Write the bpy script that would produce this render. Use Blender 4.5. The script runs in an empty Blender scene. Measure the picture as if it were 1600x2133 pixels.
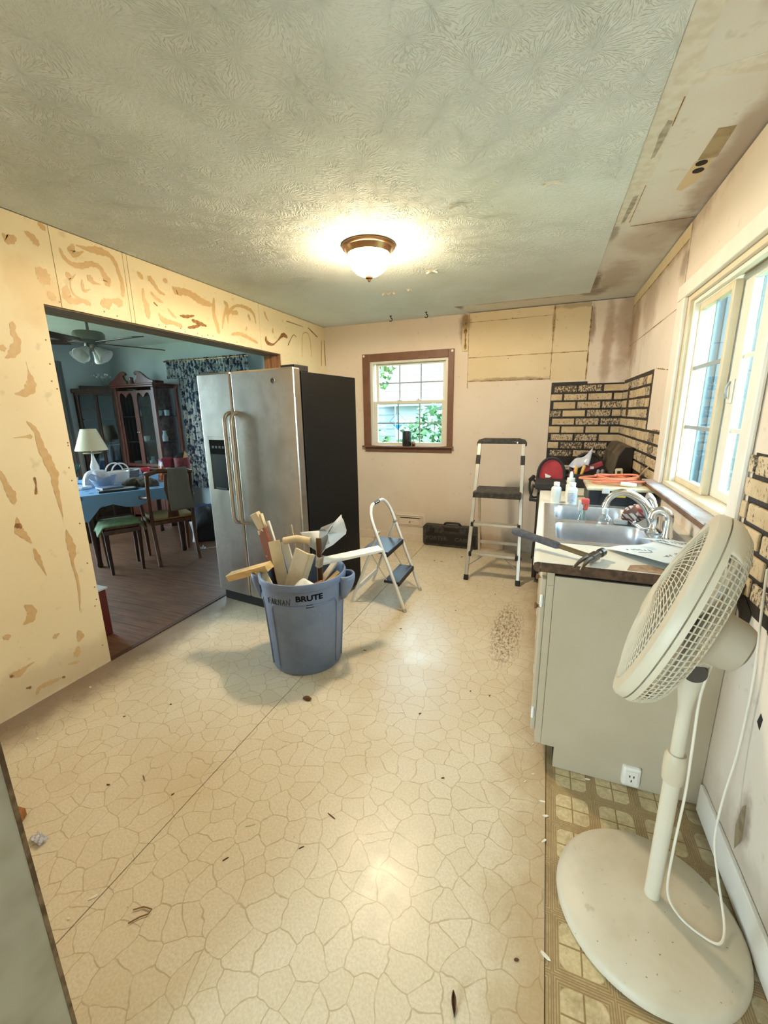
import bpy, bmesh, math, random
from mathutils import Vector, Matrix
rnd = random.Random(7)
scene = bpy.context.scene
COL = scene.collection
PI = math.pi

# ------------------------------------------------------------------ camera
cam_d = bpy.data.cameras.new('camera'); cam = bpy.data.objects.new('camera', cam_d); COL.objects.link(cam)
cam_d.sensor_fit = 'VERTICAL'; cam_d.sensor_height = 36.0; cam_d.lens = 860.8/2133*36.0
cam_d.clip_start = 0.02; cam_d.clip_end = 200
def _axes(p, y, r):
    fwd = Vector((-math.sin(y)*math.cos(p), math.cos(y)*math.cos(p), -math.sin(p)))
    right = Vector((math.cos(y), math.sin(y), 0)); up = right.cross(fwd)
    return math.cos(r)*right+math.sin(r)*up, -math.sin(r)*right+math.cos(r)*up, fwd
_r, _u, _f = _axes(math.radians(13.43), math.radians(21.23), math.radians(-0.88))
_m = Matrix((( _r.x, _u.x, -_f.x, 0), (_r.y, _u.y, -_f.y, 0), (_r.z, _u.z, -_f.z, 1.48), (0, 0, 0, 1)))
cam.matrix_world = _m
scene.camera = cam

# ------------------------------------------------------------------ sky, sun, exposure
world = bpy.data.worlds.new('sky'); scene.world = world; world.use_nodes = True
_bg = world.node_tree.nodes['Background']
_bg.inputs['Color'].default_value = (0.64, 0.865, 1.0, 1); _bg.inputs['Strength'].default_value = 7.0
sun_d = bpy.data.lights.new('sun', 'SUN'); sun = bpy.data.objects.new('sun', sun_d); COL.objects.link(sun)
sun_d.energy = 4.0; sun_d.angle = 0.01; sun_d.color = (0.96, 0.97, 0.96)
sun.rotation_euler = Vector((0.08, 0.35, -0.93)).to_track_quat('-Z', 'Y').to_euler()
def portal(loc, dirv, sx, sy):
    d = bpy.data.lights.new('sky_portal', 'AREA'); d.shape = 'RECTANGLE'; d.size = sx; d.size_y = sy; d.cycles.is_portal = True
    o = bpy.data.objects.new('sky_portal', d); COL.objects.link(o); o.location = loc
    o.rotation_euler = Vector(dirv).to_track_quat('-Z', 'Z').to_euler()
portal((-1.45, 4.68, 1.57), (0, -1, 0), 0.95, 1.0)
portal((0.80, 2.27, 1.55), (-1, 0, 0), 1.0, 1.0)
portal((-4.1, 4.68, 1.5), (0, -1, 0), 1.0, 1.3)
portal((-6.15, 2.05, 1.3), (1, 0, 0), 1.8, 2.0)
portal((-1.6, -2.68, 1.1), (0, 1, 0), 1.2, 2.0)
cy = scene.cycles
cy.max_bounces = 8; cy.diffuse_bounces = 3; cy.glossy_bounces = 3; cy.transmission_bounces = 4; cy.transparent_max_bounces = 8; cy.caustics_reflective = False; cy.caustics_refractive = False
vs = scene.view_settings
vs.view_transform = 'Standard'; vs.look = 'None'; vs.gamma = 1.0; vs.exposure = 1.62
vs.use_curve_mapping = False

# ------------------------------------------------------------------ helpers
W = {}
def S(r, g, b, a=1):
    f = lambda c: (c/255/12.92) if c <= 10.3 else ((c/255+0.055)/1.055)**2.4
    return (f(r), f(g), f(b), a)

def tag(o, label=None, cat=None, group=None, kind=None):
    if label: o['label'] = label
    if cat: o['category'] = cat
    if group: o['group'] = group
    if kind: o['kind'] = kind
    return o

def thing(name, label, cat, loc=(0, 0, 0), rz=0, group=None, kind=None):
    o = bpy.data.objects.new(name, None); COL.objects.link(o)
    o.empty_display_size = 0.05
    o.location = loc; o.rotation_euler = (0, 0, rz)
    W[o] = Matrix.Translation(loc) @ Matrix.Rotation(rz, 4, 'Z')
    return tag(o, label, cat, group, kind)

def frame(n):
    n = Vector(n).normalized()
    a = n.cross(Vector((0, 0, 1))) if abs(n.z) < 0.95 else n.cross(Vector((0, 1, 0)))
    a.normalize()
    return a, n.cross(a).normalized(), n

class MB:
    def __init__(s): s.v = []; s.f = []
    def add(s, vs_, fs):
        b = len(s.v); s.v += [tuple(p) for p in vs_]; s.f += [tuple(i+b for i in f) for f in fs]; return s
    def box(s, x0, x1, y0, y1, z0, z1):
        return s.add([(x0,y0,z0),(x1,y0,z0),(x1,y1,z0),(x0,y1,z0),(x0,y0,z1),(x1,y0,z1),(x1,y1,z1),(x0,y1,z1)],
                     [(0,3,2,1),(4,5,6,7),(0,1,5,4),(1,2,6,5),(2,3,7,6),(3,0,4,7)])
    def obox(s, c, ax, ay, az, hx, hy, hz):
        c = Vector(c); ax, ay, az = Vector(ax).normalized(), Vector(ay).normalized(), Vector(az).normalized()
        P = [c+ax*hx*i+ay*hy*j+az*hz*k for k in (-1, 1) for i, j in ((-1,-1),(1,-1),(1,1),(-1,1))]
        return s.add(P, [(0,3,2,1),(4,5,6,7),(0,1,5,4),(1,2,6,5),(2,3,7,6),(3,0,4,7)])
    def bar(s, p0, p1, w, t, up=(0, 0, 1)):
        p0, p1 = Vector(p0), Vector(p1); d = (p1-p0); L = d.length; d.normalize()
        u = Vector(up); u = u-d*u.dot(d)
        if u.length < 1e-4: u = Vector((0, 1, 0))-d*d.y
        u.normalize(); return s.obox((p0+p1)/2, d, d.cross(u), u, L/2, w/2, t/2)
    def cyl(s, p0, p1, r0, r1=None, n=16, cap=True):
        r1 = r0 if r1 is None else r1
        p0, p1 = Vector(p0), Vector(p1); a, b, _ = frame(p1-p0)
        V = [p+(a*math.cos(2*PI*i/n)+b*math.sin(2*PI*i/n))*r for p, r in ((p0, r0), (p1, r1)) for i in range(n)]
        F = [(i, (i+1) % n, n+(i+1) % n, n+i) for i in range(n)]
        if cap: F += [tuple(range(n-1, -1, -1)), tuple(range(n, 2*n))]
        return s.add(V, F)
    def tube(s, pts, r, n=8, closed=False):
        P = [Vector(p) for p in pts]; m = len(P)
        R = r if isinstance(r, (list, tuple)) else [r]*m
        V = []; prev = None
        for i in range(m):
            if closed: d = P[(i+1) % m]-P[i-1]
            else: d = P[min(i+1, m-1)]-P[max(i-1, 0)]
            if d.length < 1e-9: d = Vector((0, 0, 1))
            d.normalize()
            if prev is None: a = frame(d)[0]
            else:
                a = prev-d*prev.dot(d)
                a = a.normalized() if a.length > 1e-6 else frame(d)[0]
            prev = a; b = d.cross(a)
            V += [P[i]+(a*math.cos(2*PI*k/n)+b*math.sin(2*PI*k/n))*R[i] for k in range(n)]
        F = []
        for i in range(m if closed else m-1):
            j = (i+1) % m
            F += [(i*n+k, i*n+(k+1) % n, j*n+(k+1) % n, j*n+k) for k in range(n)]
        if not closed: F += [tuple(range(n-1, -1, -1)), tuple(range((m-1)*n, m*n))]
        return s.add(V, F)
    def lathe(s, prof, org=(0, 0, 0), axis=(0, 0, 1), n=32, xs=None):
        o = Vector(org); a, b, c = frame(axis) if xs is None else xs
        V = []; F = []
        for r, h in prof: V += [o+c*h+(a*math.cos(2*PI*i/n)+b*math.sin(2*PI*i/n))*max(r, 1e-5) for i in range(n)]
        for j in range(len(prof)-1):
            F += [(j*n+i, j*n+(i+1) % n, (j+1)*n+(i+1) % n, (j+1)*n+i) for i in range(n)]
        return s.add(V, F)
    def prism(s, poly, org, u, v, t):
        o, u, v = Vector(org), Vector(u), Vector(v); w = u.cross(v).normalized()*t; n = len(poly)
        V = [o+u*p[0]+v*p[1] for p in poly]; V += [p+w for p in V]
        return s.add(V, [tuple(range(n-1, -1, -1)), tuple(range(n, 2*n))]+[(i, (i+1) % n, n+(i+1) % n, n+i) for i in range(n)])
    def grid(s, fn, nu, nv, wu=False):
        V = [fn(i/nu if not wu else i/nu, j/nv) for j in range(nv+1) for i in range(nu+(0 if wu else 1))]
        m = nu if wu else nu+1
        F = [(j*m+i, j*m+(i+1) % m, (j+1)*m+(i+1) % m, (j+1)*m+i) for j in range(nv) for i in range(nu)]
        return s.add(V, F)
    def build(s, name, mat, parent=None, smooth=False, bevel=0, world=False, origin=None, solid=0, sub=0):
        me = bpy.data.meshes.new(name)
        vs_ = [Vector(p) for p in s.v]
        if world and parent is not None:
            inv = W[parent].inverted(); vs_ = [inv @ p for p in vs_]
        if origin is not None:
            o_ = Vector(origin); vs_ = [p-o_ for p in vs_]
        me.from_pydata(vs_, [], s.f); me.update()
        bm = bmesh.new(); bm.from_mesh(me); bmesh.ops.recalc_face_normals(bm, faces=bm.faces); bm.to_mesh(me); bm.free()
        o = bpy.data.objects.new(name, me); COL.objects.link(o)
        if mat: me.materials.append(mat)
        if parent is not None: o.parent = parent; W[o] = W[parent].copy()
        else:
            W[o] = Matrix.Translation(origin) if origin is not None else Matrix.Identity(4)
            if origin is not None: o.location = origin
        if smooth:
            for p in me.polygons: p.use_smooth = True
        if solid:
            m = o.modifiers.new('solid', 'SOLIDIFY'); m.thickness = solid; m.offset = 0
        if bevel:
            m = o.modifiers.new('bevel', 'BEVEL'); m.width = bevel; m.segments = 2; m.limit_method = 'ANGLE'; m.angle_limit = math.radians(40)
        if sub:
            m = o.modifiers.new('sub', 'SUBSURF'); m.levels = sub; m.render_levels = sub
        if smooth and (bevel or True):
            try: me.set_sharp_from_angle(angle=math.radians(42))
            except Exception: pass
        return o

def copy_tree(o, parent=None, loc=None, rz=None):
    c = o.copy(); COL.objects.link(c); c.parent = parent
    if loc is not None: c.location = loc
    if rz is not None: c.rotation_euler = (0, 0, rz)
    W[c] = (W[parent] if parent else Matrix.Translation(c.location) @ Matrix.Rotation(c.rotation_euler[2], 4, 'Z'))
    for ch in [x for x in o.children]: copy_tree(ch, c)
    return c

def arc(c, a, b, r, t0, t1, n=12):
    c, a, b = Vector(c), Vector(a), Vector(b)
    return [c+(a*math.cos(t0+(t1-t0)*i/n)+b*math.sin(t0+(t1-t0)*i/n))*r for i in range(n+1)]

def smoothline(pts, k=6):
    P = [Vector(p) for p in pts]; out = []
    for i in range(len(P)-1):
        p0, p1, p2, p3 = P[max(i-1, 0)], P[i], P[i+1], P[min(i+2, len(P)-1)]
        for j in range(k):
            t = j/k
            out.append(0.5*((2*p1)+(p2-p0)*t+(2*p0-5*p1+4*p2-p3)*t*t+(-p0+3*p1-3*p2+p3)*t*t*t))
    out.append(P[-1]); return out

def text_mesh(body, size, bold=0.0):
    cu = bpy.data.curves.new('txt', 'FONT'); cu.body = body; cu.size = size; cu.align_x = 'CENTER'; cu.align_y = 'CENTER'
    cu.extrude = 0.0; cu.offset = bold; cu.resolution_u = 3
    o = bpy.data.objects.new('txt', cu); COL.objects.link(o)
    dg = bpy.context.evaluated_depsgraph_get(); me = bpy.data.meshes.new_from_object(o.evaluated_get(dg))
    vs_ = [tuple(v.co) for v in me.vertices]; fs = [tuple(p.vertices) for p in me.polygons]
    bpy.data.objects.remove(o); bpy.data.curves.remove(cu); bpy.data.meshes.remove(me)
    return vs_, fs

# ------------------------------------------------------------------ shader helpers
class NT:
    def __init__(s, name):
        s.m = bpy.data.materials.new(name); s.m.use_nodes = True; s.t = s.m.node_tree; s.N = s.t.nodes
        s.p = s.N['Principled BSDF']; s.out = s.N['Material Output']
        s.tc = s.N.new('ShaderNodeTexCoord')
    def co(s, kind='Object'): return s.tc.outputs[kind]
    def link(s, a, b): s.t.links.new(a, b)
    def setin(s, sock, v):
        if hasattr(v, 'is_linked') or isinstance(v, bpy.types.NodeSocket): s.link(v, sock)
        else: sock.default_value = v
    def M(s, op, a, b=0.0, c=None):
        n = s.N.new('ShaderNodeMath'); n.operation = op; s.setin(n.inputs[0], a); s.setin(n.inputs[1], b)
        if c is not None: s.setin(n.inputs[2], c)
        return n.outputs[0]
    def V(s, op, a, b=None, scale=None):
        n = s.N.new('ShaderNodeVectorMath'); n.operation = op; s.setin(n.inputs[0], a)
        if b is not None: s.setin(n.inputs[1], b)
        if scale is not None: s.setin(n.inputs['Scale'], scale)
        return n.outputs['Value'] if op in ('LENGTH', 'DOT_PRODUCT', 'DISTANCE') else n.outputs[0]
    def mapr(s, v, a, b, c=0.0, d=1.0, smooth=True):
        n = s.N.new('ShaderNodeMapRange'); n.interpolation_type = 'SMOOTHSTEP' if smooth else 'LINEAR'
        s.setin(n.inputs[0], v)
        for i, x in enumerate((a, b, c, d)): s.setin(n.inputs[i+1], x)
        return n.outputs[0]
    def noise(s, co, scale, detail=3, rough=0.55, out=0, dim='3D'):
        n = s.N.new('ShaderNodeTexNoise'); n.noise_dimensions = dim
        s.link(co, n.inputs['Vector']); n.inputs['Scale'].default_value = scale; n.inputs['Detail'].default_value = detail
        n.inputs['Roughness'].default_value = rough
        return n.outputs[out]
    def vor(s, co, scale, feat='F1', out='Distance', dim='3D', rand=1.0):
        n = s.N.new('ShaderNodeTexVoronoi'); n.feature = feat; n.voronoi_dimensions = dim
        s.link(co, n.inputs['Vector']); n.inputs['Scale'].default_value = scale; n.inputs['Randomness'].default_value = rand
        return n.outputs[out]
    def mapping(s, co, sc=(1, 1, 1), rot=(0, 0, 0), loc=(0, 0, 0)):
        n = s.N.new('ShaderNodeMapping'); s.link(co, n.inputs[0]); n.inputs['Scale'].default_value = sc; n.inputs['Rotation'].default_value = rot
        n.inputs['Location'].default_value = loc
        return n.outputs[0]
    def mix(s, f, a, b):
        n = s.N.new('ShaderNodeMix'); n.data_type = 'RGBA'; s.setin(n.inputs[0], f); s.setin(n.inputs[6], a); s.setin(n.inputs[7], b)
        return n.outputs[2]
    def sep(s, v):
        n = s.N.new('ShaderNodeSeparateXYZ'); s.link(v, n.inputs[0]); return n.outputs
    def comb(s, x, y, z):
        n = s.N.new('ShaderNodeCombineXYZ'); s.setin(n.inputs[0], x); s.setin(n.inputs[1], y); s.setin(n.inputs[2], z); return n.outputs[0]
    def bump(s, h, strength=0.3, dist=0.002):
        n = s.N.new('ShaderNodeBump'); s.link(h, n.inputs['Height']); n.inputs['Strength'].default_value = strength; n.inputs['Distance'].default_value = dist
        s.link(n.outputs[0], s.p.inputs['Normal'])
    def base(s, c): s.setin(s.p.inputs['Base Color'], c)
    def rough(s, r): s.setin(s.p.inputs['Roughness'], r)
    def stains(s, col, co, L):
        """soft-edged stains with a shape of their own: (centre, radii, colour, strength, noise scale)"""
        cache = {}
        for c, r, colr, k, ns in L:
            d = s.V('SUBTRACT', co, c); d = s.V('DIVIDE', d, r); l = s.V('LENGTH', d)
            ns = 7 if ns <= 8 else 12
            if ns not in cache: cache[ns] = s.noise(co, ns, 3, 0.6)
            nz = cache[ns]
            l = s.M('ADD', l, s.M('MULTIPLY', s.M('SUBTRACT', nz, 0.5), 1.3))
            f = s.M('MULTIPLY', s.mapr(l, 0.35, 1.05, 1.0, 0.0), k)
            col = s.mix(f, col, colr)
        return col

def plain(name, c, rough=0.6, metal=0.0, var=0.0, vscale=8.0, c2=None, bump=0.0, bscale=60.0, spec=None, coat=0.0, trans=0.0, alpha=None, sheen=0.0):
    n = NT(name); n.p.inputs['Metallic'].default_value = metal; n.rough(rough)
    if var > 0:
        z = n.mapr(n.noise(n.co(), vscale, 2, 0.6), 0.35, 0.68)
        c2_ = c2 if c2 else tuple(x*0.6 for x in c[:3])+(1,)
        n.base(n.mix(n.M('MULTIPLY', z, var), c, c2_))
    else: n.base(c)
    if bump > 0: n.bump(n.noise(n.co(), bscale, 1), bump, 0.003)
    if spec is not None: n.p.inputs['Specular IOR Level'].default_value = spec
    if coat: n.p.inputs['Coat Weight'].default_value = coat
    if sheen: n.p.inputs['Sheen Weight'].default_value = sheen
    if trans: n.p.inputs['Transmission Weight'].default_value = trans
    if alpha is not None: n.p.inputs['Alpha'].default_value = alpha
    return n.m

def woodmat(name, c1, c2, scale=1.0, axis=0, rough=0.5, coat=0.0):
    n = NT(name); sc = [14*scale]*3; sc[axis] = 1.2*scale
    co = n.mapping(n.co(), sc); z = n.noise(co, 3.0, 5, 0.65)
    n.base(n.mix(n.mapr(z, 0.3, 0.7), c1, c2)); n.rough(rough); n.bump(z, 0.15, 0.002)
    if coat: n.p.inputs['Coat Weight'].default_value = coat
    return n.m

def glassmat(name, tint=(1, 1, 1, 1), refl=0.06, rough=0.0, graz=0.6):
    n = NT(name); n.N.remove(n.p)
    tr = n.N.new('ShaderNodeBsdfTransparent'); tr.inputs[0].default_value = tint
    gl = n.N.new('ShaderNodeBsdfGlossy'); gl.inputs['Roughness'].default_value = rough
    fr = n.N.new('ShaderNodeLayerWeight'); fr.inputs[0].default_value = 0.3
    mx = n.N.new('ShaderNodeMixShader'); n.link(n.mapr(fr.outputs['Fresnel'], 0, 1, refl, graz, False), mx.inputs[0])
    n.link(tr.outputs[0], mx.inputs[1]); n.link(gl.outputs[0], mx.inputs[2]); n.link(mx.outputs[0], n.out.inputs['Surface'])
    return n.m

# ------------------------------------------------------------------ materials of the room
def m_flagstone():
    n = NT('vinyl_flagstone'); co = n.co()
    wob = n.V('SCALE', n.V('SUBTRACT', n.noise(co, 6, 3, 0.5, 1), (0.5, 0.5, 0.5)), scale=0.10)
    p = n.V('ADD', co, wob); p = n.mapping(p, (1, 1, 0))
    d1 = n.vor(p, 12.5, 'DISTANCE_TO_EDGE', 'Distance', '2D'); 
    cell = n.vor(p, 12.5, 'F1', 'Color', '2D')
    dl_n0 = n.noise(co, 25, 1)
    line = n.mapr(d1, 0.007, 0.036, 1.0, 0.0)
    line = n.M('MULTIPLY', line, n.mapr(dl_n0, 0.25, 0.6, 0.45, 1.0))
    fine = n.noise(co, 130, 2, 0.65)
    col = n.mix(n.mapr(fine, 0.3, 0.7), S(230, 219, 196), S(216, 202, 174))
    col = n.mix(n.M('MULTIPLY', n.sep(cell)[0], 0.22), col, S(205, 188, 150))
    col = n.mix(n.M('MULTIPLY', line, 0.62), col, S(166, 144, 100))
    big = n.mapr(n.noise(co, 1.7, 3, 0.6), 0.5, 0.75)
    col = n.mix(n.M('MULTIPLY', big, 0.35), col, S(196, 168, 116))
    xyz = n.sep(co)
    # dirt strip where the skirting of the left wall was, and by the old seam on the right
    dl_n = n.noise(co, 5.5, 3, .7)
    dl = n.M('ADD', n.M('SUBTRACT', xyz[0], -2.44), n.M('MULTIPLY', n.M('SUBTRACT', dl_n, 0.5), 0.25))
    col = n.mix(n.mapr(dl, 0.06, 0.36, 0.85, 0.0), col, S(118, 98, 84))
    dr = n.M('ADD', n.M('SUBTRACT', 0.1, xyz[0]), n.M('MULTIPLY', n.M('SUBTRACT', dl_n, 0.5), 0.30))
    col = n.mix(n.mapr(dr, 0.0, 0.22, 0.55, 0.0), col, S(168, 132, 80))
    # worn scrape in front of the sink
    e = n.V('LENGTH', n.V('DIVIDE', n.V('SUBTRACT', co, (-0.16, 2.72, 0)), (0.13, 0.56, 1)))
    sp = n.mapr(n.noise(n.mapping(co, (1, 0.35, 1)), 70, 4, 0.75), 0.45, 0.60)
    col = n.mix(n.M('MULTIPLY', n.M('MULTIPLY', n.mapr(e, 0.45, 1.0, 1.0, 0.0), sp), 0.85), col, S(112, 88, 62))
    e2 = n.V('LENGTH', n.V('DIVIDE', n.V('SUBTRACT', co, (-1.5, 3.9, 0)), (0.5, 0.5, 1)))
    col = n.mix(n.M('MULTIPLY', n.mapr(e2, 0.2, 1.0, 0.5, 0.0), sp), col, S(150, 120, 84))
    col = n.mix(n.mapr(n.noise(co, 60, 2, .5), 0.76, 0.80, 0.0, 0.5), col, S(110, 84, 55))
    n.base(col)
    n.rough(n.mapr(dl_n, 0.3, 0.7, 0.28, 0.40))
    n.p.inputs['Specular IOR Level'].default_value = 0.42
    n.bump(n.noise(co, 130, 1, 0.5), 0.12, 0.0008)
    return n.m

def m_oldvinyl():
    n = NT('old_vinyl_tile_print'); co = n.co(); x, y, z = n.sep(co)
    P = 0.152
    def cell(v, off):
        u = n.M('MODULO', n.M('ADD', v, off+20*P), P); return n.M('ABSOLUTE', n.M('SUBTRACT', u, P/2))
    ux, uy = cell(x, -0.137+0.019), cell(y, 0.01)
    h = 0.057; r = 0.022
    qx = n.M('MAXIMUM', n.M('SUBTRACT', ux, h-r), 0.0); qy = n.M('MAXIMUM', n.M('SUBTRACT', uy, h-r), 0.0)
    d = n.M('SQRT', n.M('ADD', n.M('MULTIPLY', qx, qx), n.M('MULTIPLY', qy, qy)))
    inside = n.mapr(d, r-0.002, r+0.002, 1.0, 0.0)
    cross = n.mapr(n.M('MINIMUM', ux, uy), 0.0015, 0.003, 1.0, 0.0)
    band = n.M('MAXIMUM', ux, uy)
    st = n.M('ABSOLUTE', n.M('SUBTRACT', n.M('MODULO', n.M('MULTIPLY', band, 150), 1.0), 0.5))
    fine = n.noise(co, 60, 4, .7)
    brown = n.mix(n.mapr(st, 0.1, 0.45), S(190, 168, 126), S(148, 122, 84))
    brown = n.mix(n.mapr(fine, .35, .65, 0, .5), brown, S(160, 134, 92))
    cream = n.mix(n.mapr(fine, .3, .7), S(222, 206, 166), S(196, 176, 132))
    cream = n.mix(cross, cream, S(150, 124, 84))
    col = n.mix(inside, brown, cream)
    col = n.mix(n.M('MULTIPLY', n.mapr(n.noise(co, 5, 5, .7), 0.45, 0.7), .55), col, S(120, 92, 58))
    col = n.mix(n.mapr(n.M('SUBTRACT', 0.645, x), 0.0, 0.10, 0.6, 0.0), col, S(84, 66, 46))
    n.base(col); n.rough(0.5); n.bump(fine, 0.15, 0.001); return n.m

def m_swirl():
    n = NT('stomp_brush_ceiling'); co = n.co()
    p = n.V('ADD', co, n.V('SCALE', n.V('SUBTRACT', n.noise(co, 5, 1, .5, 1), (.5, .5, .5)), scale=0.10))
    c = n.vor(p, 7.5, 'F1', 'Color', '2D'); pos = c.node.outputs['Position']; dist = c.node.outputs['Distance']
    q = n.V('SUBTRACT', n.mapping(p, (1, 1, 0)), pos); qx, qy, _ = n.sep(q)
    ang = n.M('ARCTAN2', qy, qx)
    streak = n.noise(n.comb(n.M('MULTIPLY', ang, 4.5), n.M('MULTIPLY', dist, 2.0), n.M('MULTIPLY', n.sep(c)[0], 50)), 2.6, 1, .5)
    streak = n.mapr(streak, 0.42, 0.62)
    grain = n.noise(co, 55, 2, .65)
    amt = n.M('MULTIPLY', n.mapr(n.noise(co, 2.2, 1, .5), 0.36, 0.58, .15, 1.0), n.mapr(dist, 0.05, 0.45, 0.35, 1.0))
    far = n.mapr(n.sep(co)[1], 2.9, 3.4, 1.0, 0.08)
    hgt = n.M('ADD', n.M('MULTIPLY', n.M('MULTIPLY', streak, amt), far), n.M('MULTIPLY', n.M('MULTIPLY', grain, 0.7), far))
    n.bump(hgt, 0.75, 0.007)
    big = n.noise(co, 1.3, 4, .6)
    col = n.mix(n.mapr(big, .4, .7), S(226, 237, 240), S(214, 224, 222))
    col = n.mix(n.M('MULTIPLY', n.mapr(n.noise(co, 90, 3, .6), .55, .75), .25), col, S(176, 168, 146))
    n.base(col); n.rough(0.85); n.p.inputs['Specular IOR Level'].default_value = 0.2
    return n.m

def m_wall(name, c, c2, stains=(), var=0.5, bump=0.12):
    n = NT(name); co = n.co()
    col = n.mix(n.M('MULTIPLY', n.mapr(n.noise(co, 1.6, 3, .6), .38, .68), var), c, c2)
    col = n.mix(n.M('MULTIPLY', n.mapr(n.noise(co, 14, 2, .7), .62, .76), .35), col, tuple(x*.62 for x in c2[:3])+(1,))
    col = n.stains(col, co, stains)
    n.base(col); n.rough(0.62); n.p.inputs['Specular IOR Level'].default_value = 0.3
    n.bump(n.noise(co, 110, 1, .6), bump, 0.0015); return n.m

BR = S(96, 64, 34); BR2 = S(140, 100, 58)
M = {}
M['flag'] = m_flagstone(); M['oldvinyl'] = m_oldvinyl(); M['swirl'] = m_swirl()
M['wall_l'] = m_wall('bare_wallboard_cream', S(238, 223, 188), S(230, 211, 172), [
    ((-2.44, 2.6, 2.2), (.2, .9, .14), S(214, 176, 118), .35, 7), ((-2.44, 1.5, 2.1), (.2, .25, .18), S(210, 176, 116), .4, 7),
    ((-2.44, 1.2, 0.1), (.3, .9, .16), S(196, 176, 140), .5, 6)])
M['wall_k'] = m_wall('beige_painted_plaster', S(228, 215, 199), S(218, 201, 180), [
    ((0.47, 4.5, 2.1), (.06, .2, .5), BR2, .55, 6), ((0.62, 4.5, 2.2), (.12, .3, .55), BR2, .45, 6), ((.33, 4.5, 2.25), (.035, .2, .2), BR, .6, 9),
    ((0.645, 3.4, 2.42), (.2, 1.2, .10), BR2, .6, 7), ((.645, 4.3, 2.1), (.1, .25, .45), BR2, .55, 7), ((.645, 3.75, 2.3), (.1, .3, .4), BR2, .4, 7),
    ((.645, 2.95, 2.25), (.1, .09, .12), BR, .5, 9), ((-.85, 4.5, 2.3), (.06, .2, .26), BR, .6, 8), ((-0.55, 4.5, 0.05), (.6, .2, .16), S(170, 140, 100), .5, 6),
    ((.645, 2.0, .98), (.1, .8, .10), S(190, 160, 120), .5, 9), ((.645, 1.3, .08), (.1, .5, .2), S(150, 130, 100), .4, 6), ((.645, 1.33, .25), (.05, .05, .12), BR, .6, 14)])
M['patch'] = m_wall('unpainted_yellowed_wall', S(224, 207, 172), S(212, 191, 150), [
    ((-.84, 4.5, 2.36), (.08, .2, .12), BR, .7, 8), ((0.0, 4.5, 2.3), (.02, .2, .2), BR2, .6, 10), ((-.4, 4.5, 1.79), (.5, .2, .03), BR, .5, 14), ((.2, 4.5, 2.42), (.3, .2, .03), BR, .4, 14)], bump=.2)
M['ceil'] = m_wall('smooth_patched_ceiling', S(230, 231, 226), S(218, 212, 198), [
    ((.62, 2.3, 2.44), (.10, .7, .2), BR2, .55, 6), ((.62, 2.9, 2.44), (.16, .16, .2), BR, .42, 8), ((.50, 3.1, 2.44), (.2, .4, .2), BR2, .32, 7), ((.40, 3.8, 2.44), (.16, .5, .2), BR2, .38, 6),
    ((.30, 4.2, 2.44), (.12, .2, .2), BR, .55, 8), ((.28, 3.9, 2.44), (.04, .3, .2), BR, .7, 9), ((-.86, 4.25, 2.44), (.06, .12, .2), BR, .6, 9), ((-.3, 4.2, 2.44), (.7, .05, .2), BR2, .5, 9),
    ((.31, 1.72, 2.44), (.03, .04, .2), BR, .7, 20), ((.45, 1.35, 2.44), (.05, .3, .2), BR2, .5, 6), ((.28, 2.9, 2.44), (.03, .2, .2), BR, .5, 12)], var=.6)
M['compound'] = plain('joint_compound', S(232, 230, 220), .8, var=.5, vscale=25, c2=S(206, 198, 176), bump=.3, bscale=50)
M['barepaper'] = plain('torn_grey_paper', S(190, 186, 174), .85, var=.8, vscale=25, c2=S(150, 140, 120))
M['barewood'] = plain('stained_board_patch', S(176, 160, 128), .8, var=.8, vscale=12, c2=S(140, 118, 84))
M['dark'] = plain('dark_gap', S(40, 32, 26), .9)
M['crack'] = plain('brown_grime_line', S(120, 88, 52), .9, var=.9, vscale=30, c2=S(196, 164, 112))
M['glue'] = plain('tan_adhesive', S(212, 180, 130), .55, var=.5, vscale=30, c2=S(200, 164, 114), bump=.1, bscale=150)
M['gluebrown'] = plain('brown_adhesive', S(134, 92, 52), .5, var=.8, vscale=40, c2=S(176, 130, 80))
M['headwood'] = woodmat('rough_header_lumber', S(128, 108, 82), S(100, 80, 58), 1.0, 1, .8)
M['stud'] = woodmat('orange_stud_lumber', S(176, 118, 64), S(120, 72, 38), 1.0, 2, .7)
M['white'] = plain('white_paint', S(236, 230, 218), .45, var=.25, vscale=6, c2=S(214, 202, 180))
M['vinylwhite'] = plain('white_window_vinyl', S(226, 222, 208), .35)
M['cream'] = plain('cream_window_paint', S(220, 206, 176), .45, var=.3, vscale=9, c2=S(200, 180, 146))
M['brownpaint'] = plain('brown_trim_paint', S(122, 86, 66), .5, var=.5, vscale=10, c2=S(100, 68, 52))
M['brownstool'] = plain('worn_brown_stool', S(124, 92, 66), .5, var=.8, vscale=14, c2=S(92, 64, 44))
M['marble'] = plain('pale_marbled_ledge', S(206, 206, 214), .3, var=.6, vscale=14, c2=S(156, 150, 160))
M['glass'] = glassmat('window_glass', (.90, .98, 1, 1), .05)
M['muntin'] = plain('grey_muntin', S(150, 160, 164), .4)
M['chrome'] = plain('chrome', S(220, 222, 222), .14, 1.0)
M['steel'] = plain('brushed_sink_steel', S(214, 218, 226), .36, 1.0, var=.2, vscale=30)
M['black'] = plain('black_plastic', S(26, 25, 25), .45)
M['mastic'] = plain('black_mastic', S(26, 21, 18), .55, var=.5, vscale=40, c2=S(60, 46, 36), bump=.4, bscale=90)
M['dining_wall'] = plain('pale_blue_wall', S(204, 218, 222), .7, var=.2, vscale=2)
M['dining_ceil'] = plain('white_plaster', S(222, 228, 226), .8, var=.3, vscale=2, bump=.15, bscale=20)
M['plank'] = woodmat('brown_oak_plank', S(120, 84, 60), S(84, 54, 36), 1.0, 0, .42)

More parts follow.
